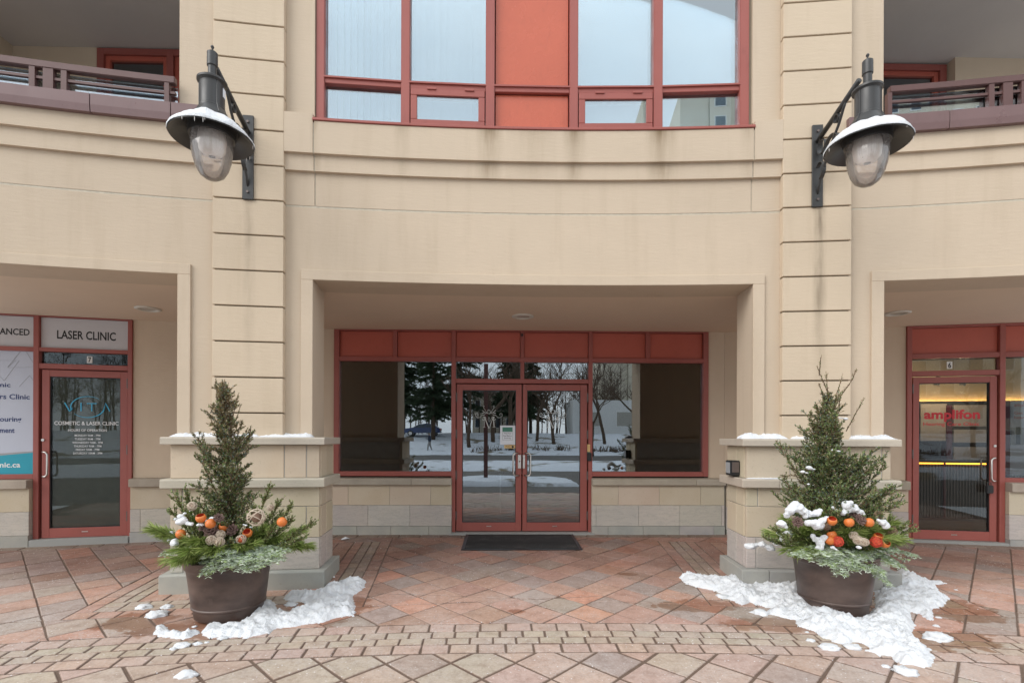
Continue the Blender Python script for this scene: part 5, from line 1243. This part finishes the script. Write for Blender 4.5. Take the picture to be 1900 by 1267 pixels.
# ------------------------------------------------------------------ snow on the ground
def inpoly(x,y,P_):
    c=False;n=len(P_);j=n-1
    for i in range(n):
        xi,yi=P_[i];xj,yj=P_[j]
        if (yi>y)!=(yj>y) and x<(xj-xi)*(y-yi)/(yj-yi)+xi: c=not c
        j=i
    return c
def dpoly(x,y,P_):
    b=9;n=len(P_)
    for i in range(n):
        x1,y1=P_[i];x2,y2=P_[(i+1)%n];dx_,dy_=x2-x1,y2-y1;t=max(0,min(1,((x-x1)*dx_+(y-y1)*dy_)/(dx_*dx_+dy_*dy_+1e-12)));b=min(b,math.hypot(x-x1-t*dx_,y-y1-t*dy_))
    return b
def drift(pix,hmax,lab,seed,st=.012,mound=()):
    P_=[gnd(*p) for p in pix];xs=[p[0] for p in P_];ys=[p[1] for p in P_];x0,x1,y0,y1=min(xs)-.04,max(xs)+.04,min(ys)-.04,max(ys)+.04
    nx=int((x1-x0)/st);ny=int((y1-y0)/st);vs=[];idx={}
    for i in range(nx+1):
        for j in range(ny+1):
            x=x0+i*st;y=y0+j*st
            wx=x+.018*noise.noise(Vector((x*22,y*22,seed)))+.008*noise.noise(Vector((x*60,y*60,seed)));wy=y+.018*noise.noise(Vector((x*22,y*22,seed+9)))+.008*noise.noise(Vector((x*60,y*60,seed+9)))
            ins=inpoly(wx,wy,P_);d_=dpoly(wx,wy,P_)
            if not ins and d_>st*1.5: continue
            if ins:
                h=hmax*(1-math.exp(-d_/.10));
                n1=noise.noise(Vector((x*6,y*6,seed)));n2=noise.noise(Vector((x*17,y*17,seed)));n3=abs(noise.noise(Vector((x*34,y*34,seed))));n4=noise.noise(Vector((x*80,y*80,seed)))
                h=h*(.75+.7*n1)+min(1,d_/.055)*(.026*n2+.036*n3+.009*n4+.010)
                for (mx_,my_,mr,mh) in mound: h+=mh*math.exp(-((x-mx_)**2+(y-my_)**2)/mr**2)*min(1,d_/.08)
                h=max(h,.006)
            else: h=-.01
            idx[i,j]=len(vs);vs.append((x,y,zg(y)+h))
    fs=[(idx[i,j],idx[i+1,j],idx[i+1,j+1],idx[i,j+1]) for (i,j) in idx if (i+1,j) in idx and (i+1,j+1) in idx and (i,j+1) in idx]
    fs=[f for f in fs if max(vs[q_][2]-zg(vs[q_][1]) for q_ in f)>0]
    tag(MB().add(vs,fs).build('snow_pile',M['snow'],None,smooth=True,recalc=False),lab,'snow',kind='stuff')
cl=lambda p:[(250+u/4.222,1040+v/4.222) for u,v in p];crr=lambda p:[(1240+u/3.519,1040+v/3.519) for u,v in p]
drift(cl([(520,560),(560,515),(620,505),(800,500),(870,460),(930,390),(980,340),(1050,300),(1100,330),(1110,385),(1180,395),(1195,420),(1240,385),(1330,375),(1390,365),(1360,330),(1175,310),(1170,275),(1240,250),(1400,250),(1470,230),(1500,195),(1600,185),(1640,200),(1600,160),(1690,140),(1810,160),(1800,205),(1760,250),(1700,270),(1725,350),(1710,430),(1650,432),(1560,450),(1480,480),(1330,500),(1220,522),(1110,525),(1050,565),(900,600),(830,592),(700,600),(600,602),(535,592)]),.075,'broad snow pile spreading right from the foot of the left pot',3)
drift(cl([(150,575),(165,510),(215,495),(270,545),(380,560),(470,535),(515,565),(440,600),(380,612),(230,600)]),.03,'narrow broken snow strip left of the left pot',5,.01)
drift(crr([(65,110),(130,90),(200,110),(330,122),(400,105),(450,95),(520,120),(560,160),(660,175),(780,190),(870,210),(930,240),(1040,320),(1130,365),(1220,390),(1300,365),(1350,300),(1345,200),(1440,180),(1480,150),(1465,70),(1570,80),(1660,125),(1730,155),(1770,195),(1755,220),(1830,235),(1820,265),(1790,300),(1730,312),(1730,390),(1690,380),(1640,345),(1580,332),(1590,380),(1612,430),(1590,480),(1640,530),(1700,570),(1730,630),(1720,692),(1600,684),(1520,680),(1450,622),(1380,612),(1270,588),(1330,572),(1240,532),(1130,542),(1010,502),(960,462),(840,422),(830,392),(700,362),(620,335),(690,305),(610,298),(540,272),(480,292),(400,252),(320,202),(200,178),(110,142)]),.075,'large snow drift wrapped round the foot of the right pot',7,.0125,mound=[(gnd(1480,1105)[0],gnd(1480,1105)[1],.16,.07),(gnd(1680,1085)[0],gnd(1680,1085)[1],.22,.05),(gnd(1370,1068)[0],gnd(1370,1068)[1],.1,.05)])
def chunks(lst,f,lab,seed):
    for n_,(u,v,r) in enumerate(lst):
        px,py=f([(u,v)])[0];gx,gy=gnd(px,py)
        bm=bmesh.new();bmesh.ops.create_icosphere(bm,subdivisions=3,radius=1)
        for v_ in bm.verts:
            q_=v_.co.copy();k_=1+.45*noise.noise(q_*1.6+Vector((seed+n_*3,0,0)))+.2*noise.noise(q_*5+Vector((n_,0,0)));v_.co=Vector((gx+q_.x*r*1.25*k_,gy+q_.y*r*k_,zg(gy)+max(-.005,q_.z*r*.5*k_)))
        me=bpy.data.meshes.new('snow_lump');bm.to_mesh(me);bm.free()
        for p in me.polygons:p.use_smooth=True
        me.materials.append(M['snow']);o=bpy.data.objects.new('snow_lump',me);col.objects.link(o);tag(o,lab+(', '+order(lst,n_) if len(lst)>1 else ''),'snow lump',lab.replace('small loose snow lump','loose snow lumps') if len(lst)>1 else None)
chunks([(75,365,.055),(255,362,.04),(175,425,.07),(495,650,.026),(375,665,.045),(300,690,.02),(565,640,.015),(690,605,.028),(1550,128,.02),(470,515,.016),(1225,342,.045),(1340,325,.02),(1690,405,.035),(330,660,.016)],cl,'small loose snow lump scattered round the left pot',2)
chunks([(600,342,.06),(928,520,.026),(1050,568,.055),(1205,568,.05),(1750,146,.055),(1760,505,.075),(1765,370,.018),(1420,690,.022),(1540,725,.06),(1750,425,.02),(355,236,.05),(1878,190,.014),(1805,148,.016),(905,465,.012),(125,150,.018),(1480,600,.02)],crr,'small loose snow lump scattered round the right pot',8)
chunks([(1025/2.969*1,870/2.969-0,.05)],lambda p:[(u,960+v) for u,v in p],'single snow lump lying alone on the paving near the lower left',4)

# ------------------------------------------------------------------ across the street (seen in the glass)
g=MB();g.add([(-150,.3,-.012),(150,.3,-.012),(150,-150,-.012),(-150,-150,-.012)],[(0,1,2,3)]);struct(g.build('driveway',M['asphalt']))
g=MB();g.add([(-150,-17.5,.004),(150,-17.5,.004),(150,-31,.004),(-150,-31,.004)],[(0,1,2,3)]);M['road']=simple('road',(.085,.08,.075),.6,var=.2,sc=.5);struct(g.build('road',M['road']))
def lawn(name,x0,x1,y0,y1,hf,st,seed,mat='snow_field'):
    nx=int((x1-x0)/st);ny=int((y1-y0)/st);vs=[];fs=[]
    for i in range(nx+1):
        for j in range(ny+1):
            x=x0+(x1-x0)*i/nx;y=y0+(y1-y0)*j/ny;e=0 if (i in(0,nx) or j in(0,ny)) else 1
            vs.append((x,y,e*(hf(x,y)+.06+.08*noise.noise(Vector((x*.9,y*.9,seed))))-.02*(1-e)))
    for i in range(nx):
        for j in range(ny): fs.append((i*(ny+1)+j,(i+1)*(ny+1)+j,(i+1)*(ny+1)+j+1,i*(ny+1)+j+1))
    return MB().add(vs,fs).build(name,M[mat],None,smooth=True,recalc=False)
k=NM('snow_field');gm=k.ramp(k.noise(.35,7,rough=.65),[(.55,0.),(.61,1.)]);k.set(Base_Color=k.mix((.62,.66,.71),(.15,.12,.07),gm),Roughness=.8);k.bump(k.noise(6,5),.5,.05);M['snow_field']=k.m
struct(lawn('snow_verge',-60,60,-17.2,-9.5,lambda x,y:.12,.6,1))
struct(lawn('snow_island',-3.0,2.6,-4.6,-1.8,lambda x,y:.1*math.exp(-((x+.3)/2.2)**2),.12,2))
def hill(x,y): return .25+max(0,min(1,(-34-y)/14))*1.8+.25*noise.noise(Vector((x*.12,y*.12,4)))
struct(lawn('snow_hill',-90,90,-110,-31.5,hill,1.6,3))
# entrance post on the island
pt=tag(MB().box(Flat(-.55,-3.2,0),-.07,.07,-.07,.07,0,4.2).build('timber_post',simple('post_brown',(.10,.04,.035),.6),None),'dark red-brown square post rising from the snow island outside the doors','post')
def bare_tree(x,y,z,h,seed,lab,tr=.18,spread=1.):
    random.seed(seed);E_=empty('bare_tree',(x,y,z),lab,'tree','bare trees across the street');T=MB();Cw=MB()
    def rec(p,d_,l,r,dep):
        n=3;pts=[p]
        for k in range(n): d_=(d_+Vector((rv(-1,1),rv(-1,1),rv(-.3,.6)))*.16).normalized();pts.append(pts[-1]+d_*l/n)
        (T if dep==0 else Cw).tube(pts,[r*(1-.3*k/n) for k in range(n+1)],6 if dep<2 else 3)
        if dep>=5 or r<.006: return
        for k in range(3 if dep<4 else 2):
            dd=(d_*.9+Vector((rv(-1,1),rv(-1,1),rv(-.25,.8)))*.75*spread).normalized();rec(pts[-1] if k==0 else pts[rv(0,1)<.5 and 2 or 3],dd,l*rv(.62,.82),r*.6,dep+1)
    rec(Vector((x,y,z-.2)),Vector((0,0,1)),h*.3,tr,0)
    part(T,'trunk','bark',E_,smooth=True);part(Cw,'branches','bark',E_,recalc=False)
k=NM('fir_foliage');cc=k.mix((.018,.035,.014),(.05,.075,.03),k.noise(2.5,5));k.set(Base_Color=cc,Roughness=.8);M['fir_foliage']=k.m
def big_conifer(x,y,z,h,rad,seed,lab,z0=.18):
    random.seed(seed);E_=empty('spruce_tree',(x,y,z),lab,'tree','spruce trees across the street');part(MB().tube([(x,y,z-.2),(x,y,z+h)],[.26,.03],8),'trunk','bark',E_,smooth=True);mb=MB()
    for k in range(150):
        t=z0+(1-z0)*(k/150);a_=rv(0,6.28);r=rad*(1-t)**.8*rv(.65,1.15)+.25;p0=Vector((x,y,z+h*t));d_=Vector((math.cos(a_),math.sin(a_),rv(-.22,.06)))
        for j in range(int(5+r*5)):
            u=(j+1)/(5+r*5);pp=p0+d_*r*u+Vector((0,0,-.12*r*u*u));
            for q_ in range(7):
                dd=Vector((d_.x+rv(-1,1),d_.y+rv(-1,1),rv(-.8,.35)));needle(mb,pp+Vector((rv(-.12,.12),rv(-.12,.12),rv(-.1,.1))),dd,rv(.22,.5),.11,(.04,.07,.03))
    part(mb,'foliage','fir_foliage',E_,recalc=False)
hz=lambda x,y:hill(x,y)+.05
for i,(x,y,h,rd,lb) in enumerate(((-7.6,-42,14,3.6,'tall dark spruce by the parked blue car across the street'),(-5.0,-47,16,3.9,'tallest dark spruce right behind the parked car in the reflection'),(1.2,-50,13,3.4,'dark spruce reflected over the double doors'),(-12.5,-50,15,4,'dark spruce at the far left across the street'),(4.2,-58,12,3.5,'dark spruce standing before the cream apartment block'))):
    big_conifer(x,y,hz(x,y),h,rd,50+i,lb)
for i,(x,y,h,tr,lb) in enumerate(((8.2,-30.6,9.5,.16,'leafless tree reflected in the right entrance window'),(.9,-34,10,.26,'thick-trunked leafless tree reflected in the right door leaf'),(-3.2,-36,10,.2,'leafless tree reflected over the left door leaf'),(14,-36,11,.2,'leafless tree at the right across the street'),(-13,-37,10,.2,'leafless tree left of the spruces across the street'),(21,-33,9,.18,'leafless tree farthest right across the street'),(3.9,-41,10,.18,'slim leafless tree between the door and the right window reflection'),(5.6,-39,11,.2,'leafless tree behind the left edge of the right window reflection'),(-.9,-40,12,.24,'tall leafless tree reflected between the two door leaves'),(11.2,-40,12,.2,'leafless tree before the white house with the grey garage door'))):
    bare_tree(x,y,hz(x,y) if y<-32 else .2,h,80+i,lb,tr)
random.seed(77)
wd=MB()
for k in range(170):
    x=rv(-45,16);y=rv(-62,-51);z=hill(x,y);h=rv(5,9.5);pts=[Vector((x,y,z))];d_=Vector((rv(-.06,.06),rv(-.06,.06),1))
    for j in range(4): pts.append(pts[-1]+d_*h/4+Vector((rv(-.15,.15),rv(-.15,.15),0)))
    wd.tube(pts,[.11,.09,.07,.045,.015],4,cap=False)
    for j in range(22):
        p0=pts[1]+(pts[4]-pts[1])*rv(0,1);dd=Vector((rv(-1,1),rv(-1,1),rv(.1,1))).normalized();l=rv(.8,2.4);p1=p0+dd*l;wd.tube([p0,p1],[.035,.008],3,cap=False)
        for q_ in range(3): wd.tube([p0+dd*l*rv(.3,1),p0+dd*l+Vector((rv(-.8,.8),rv(-.8,.8),rv(-.2,.9)))],[.016,.006],3,cap=False)
tag(wd.build('woods',M['bark'],None,recalc=False),'bare leafless woodland behind the snowy lawn across the street','woods',kind='stuff')
random.seed(78)
sh=MB()
for k in range(60):
    x=rv(-4,22);y=rv(-34.5,-33);z=hill(x,y)
    for j in range(14): needle(sh,(x+rv(-.3,.3),y+rv(-.3,.3),z),(rv(-.7,.7),rv(-.7,.7),1),rv(.3,.8),.05,(.05,.04,.02))
tag(sh.build('dead_shrubs',M['bark'],None,recalc=False),'dry brown shrubs poking through snow beside the far pavement','shrubs',kind='stuff')
# far buildings
def block(x0,x1,y,h,mat,lb,rows,cols_,nm='apartment_block',depth=14,wm='far_glass',z0=0,roof=None):
    E_=empty(nm,((x0+x1)/2,y,0),lb,'building');f_=Flat(0,y,0)
    fr=lambda x,o,z:(x,y+o,z)
    part(MB().box(fr,x0,x1,-depth,0,z0,h),'wall',mat,E_)
    if roof: part(MB().prof(fr,x0-.5,x1+.5,[(.6,h),(-depth/2,h+roof),(-depth-.6,h)],1),'roof','roof_grey',E_)
    cw=(x1-x0)/cols_;rh=(h-z0-1)/rows
    for r in range(rows):
        for c in range(cols_):
            xa=x0+cw*(c+.22);za=z0+.9+rh*r+.2
            W_=part(MB().box(fr,xa,xa+cw*.56,0,.06,za,za+rh*.56),'window','white_paint',E_);part(MB().box(fr,xa+.1,xa+cw*.56-.1,.06,.08,za+.1,za+rh*.56-.1),'pane',wm,W_)
M['cream']=simple('cream_wall',(.55,.5,.4),.9);M['far_white']=simple('far_white',(.62,.62,.6),.9);M['far_glass']=simple('far_glass',(.05,.07,.09),.15);M['roof_grey']=simple('roof_grey',(.12,.11,.11),.9);M['garage']=simple('garage_door',(.33,.31,.27),.7)
block(19.3,36,-62,50,'cream','tall cream apartment block reflected in the upper right window',17,6)
part(MB().box(lambda x,o,z:(x,-62+o,z),15.4,19.25,-14,-.3,0,50),'wall','cream',bpy.data.objects['apartment_block'])
block(9,18,-49,6.4,'far_white','low white house with grey garage door reflected in the right entrance window',1,2,'house',8,'garage',z0=1.9)
block(-4.5,3.5,-64,8.5,'cream','two-storey cream town house reflected in the double doors',2,5,'house',9,z0=2,roof=2.2)
# parked car
def car(cx,cy,z,ang,lb):
    E_=empty('parked_car',(cx,cy,z),lb,'car');f_=Flat(cx,cy,ang);fr=lambda x,o,zz:f_(x,o,z+zz)
    M['car_blue']=simple('car_paint',(.02,.05,.16),.3,coat=.5);M['tyre']=simple('tyre',(.02,.02,.02),.9);M['tail']=simple('tail_red',(.5,.02,.02),.3)
    body=[(-2.15,.35),(-2.15,.75),(-1.9,.92),(-1.05,1.0),(1.75,1.02),(2.1,.95),(2.15,.4)];cab=[(-1.15,.98),(-.35,1.42),(.5,1.5),(1.35,1.42),(1.95,1.0)]
    def ex(pr,w0,n_): 
        vs=[fr(x,-w0,zz) for x,zz in pr]+[fr(x,w0,zz) for x,zz in pr];k_=len(pr);return MB().add(vs,[tuple(range(k_)),tuple(range(k_,2*k_))]+[(i,(i+1)%k_,k_+(i+1)%k_,k_+i) for i in range(k_)])
    B_=part(ex(body,.86,0),'body','car_blue',E_,bevel=.06);part(ex(cab,.72,0),'cabin','car_blue',E_,bevel=.06)
    part(ex([(-.95,1.03),(-.32,1.37),(.35,1.43),(.35,1.03)],.735,0),'window','far_glass',E_);part(ex([(.45,1.03),(.45,1.43),(1.2,1.37),(1.6,1.03)],.735,0),'window','far_glass',E_)
    for wx in (-1.35,1.35):
        for so_ in (-.8,.8):
            W_=part(MB().tube([fr(wx,so_-.1,.32),fr(wx,so_+.1,.32)],.32,20),'wheel','tyre',E_);part(MB().tube([fr(wx,so_-.105,.32),fr(wx,so_+.105,.32)],.2,14),'rim','steel',W_)
    for so_ in (-.6,.6): part(MB().box(fr,2.1,2.17,so_-.2,so_+.2,.72,.92),'tail_light','tail',E_)
car(-9.3,-45.5,hz(-9.3,-45.5)+.05,0,'dark blue hatchback parked on the far side of the snowy lawn')
# walking person reading a phone, on the far pavement
def person(x,y,z):
    E_=empty('person',(x,y,z),'person in a dark jacket and grey trousers walking while looking down at a phone','person')
    J=[(0,0,.95),(0,0,1.2),(0,0,1.42),(-.03,0,1.53),(-.08,0,1.66),   # pelvis chest neck head 0-4
       (0,.19,1.38),(-.05,.24,1.1),(-.28,.14,1.18),(0,-.19,1.38),(-.05,-.24,1.1),(-.28,-.12,1.18), #5-10
       (0,.1,.9),(-.13,.1,.5),(-.16,.1,.07),(-.29,.1,.04),(0,-.1,.9),(.03,-.1,.5),(.2,-.1,.12),(.09,-.1,.05)]
    Ed=[(0,1),(1,2),(2,3),(3,4),(2,5),(5,6),(6,7),(2,8),(8,9),(9,10),(0,11),(11,12),(12,13),(13,14),(0,15),(15,16),(16,17),(17,18)]
    rd=[.17,.2,.15,.06,.11,.09,.065,.045,.09,.065,.045,.12,.085,.06,.045,.12,.085,.06,.045]
    me=bpy.data.meshes.new('body');me.from_pydata([(x+a_,y+b_,z+c_) for a_,b_,c_ in J],Ed,[]);o=bpy.data.objects.new('body',me);col.objects.link(o);o.parent=E_;o.matrix_parent_inverse=E_.matrix_basis.inverted()
    sk=o.modifiers.new('skin','SKIN')
    for i,r in enumerate(rd): me.skin_vertices[0].data[i].radius=(r,r)
    me.skin_vertices[0].data[0].use_root=True;o.modifiers.new('sub','SUBSURF').levels=2
    k=NM('clothes');zz=k.xyz()[2];n_=k.n.new('ShaderNodeMapRange');k.L(zz,n_.inputs[0]);n_.inputs[1].default_value=z;n_.inputs[2].default_value=z+1.8
    c=k.ramp(n_.outputs[0],[(0.,(.04,.04,.045)),(.06,(.26,.25,.24)),(.49,(.03,.04,.065)),(.84,(.35,.2,.14))],'CONSTANT');k.set(Base_Color=c,Roughness=.9);me.materials.append(k.m)
    part(MB().lathe(x-.07,y,[(0,z+1.8),(.07,z+1.77),(.105,z+1.7),(.1,z+1.64),(0,z+1.64)],16),'hair','black_plastic',E_,smooth=True)
    part(MB().box(lambda a_,b_,c_:(x+a_,y+b_,z+c_),-.36,-.33,-.05,.05,1.16,1.3),'phone','black_plastic',E_)
person(-6.9,-34.2,hill(-6.9,-34.2)+.02)
for o in list(bpy.data.objects):
    if o.type=='MESH' and o.users_collection==(): bpy.data.objects.remove(o)
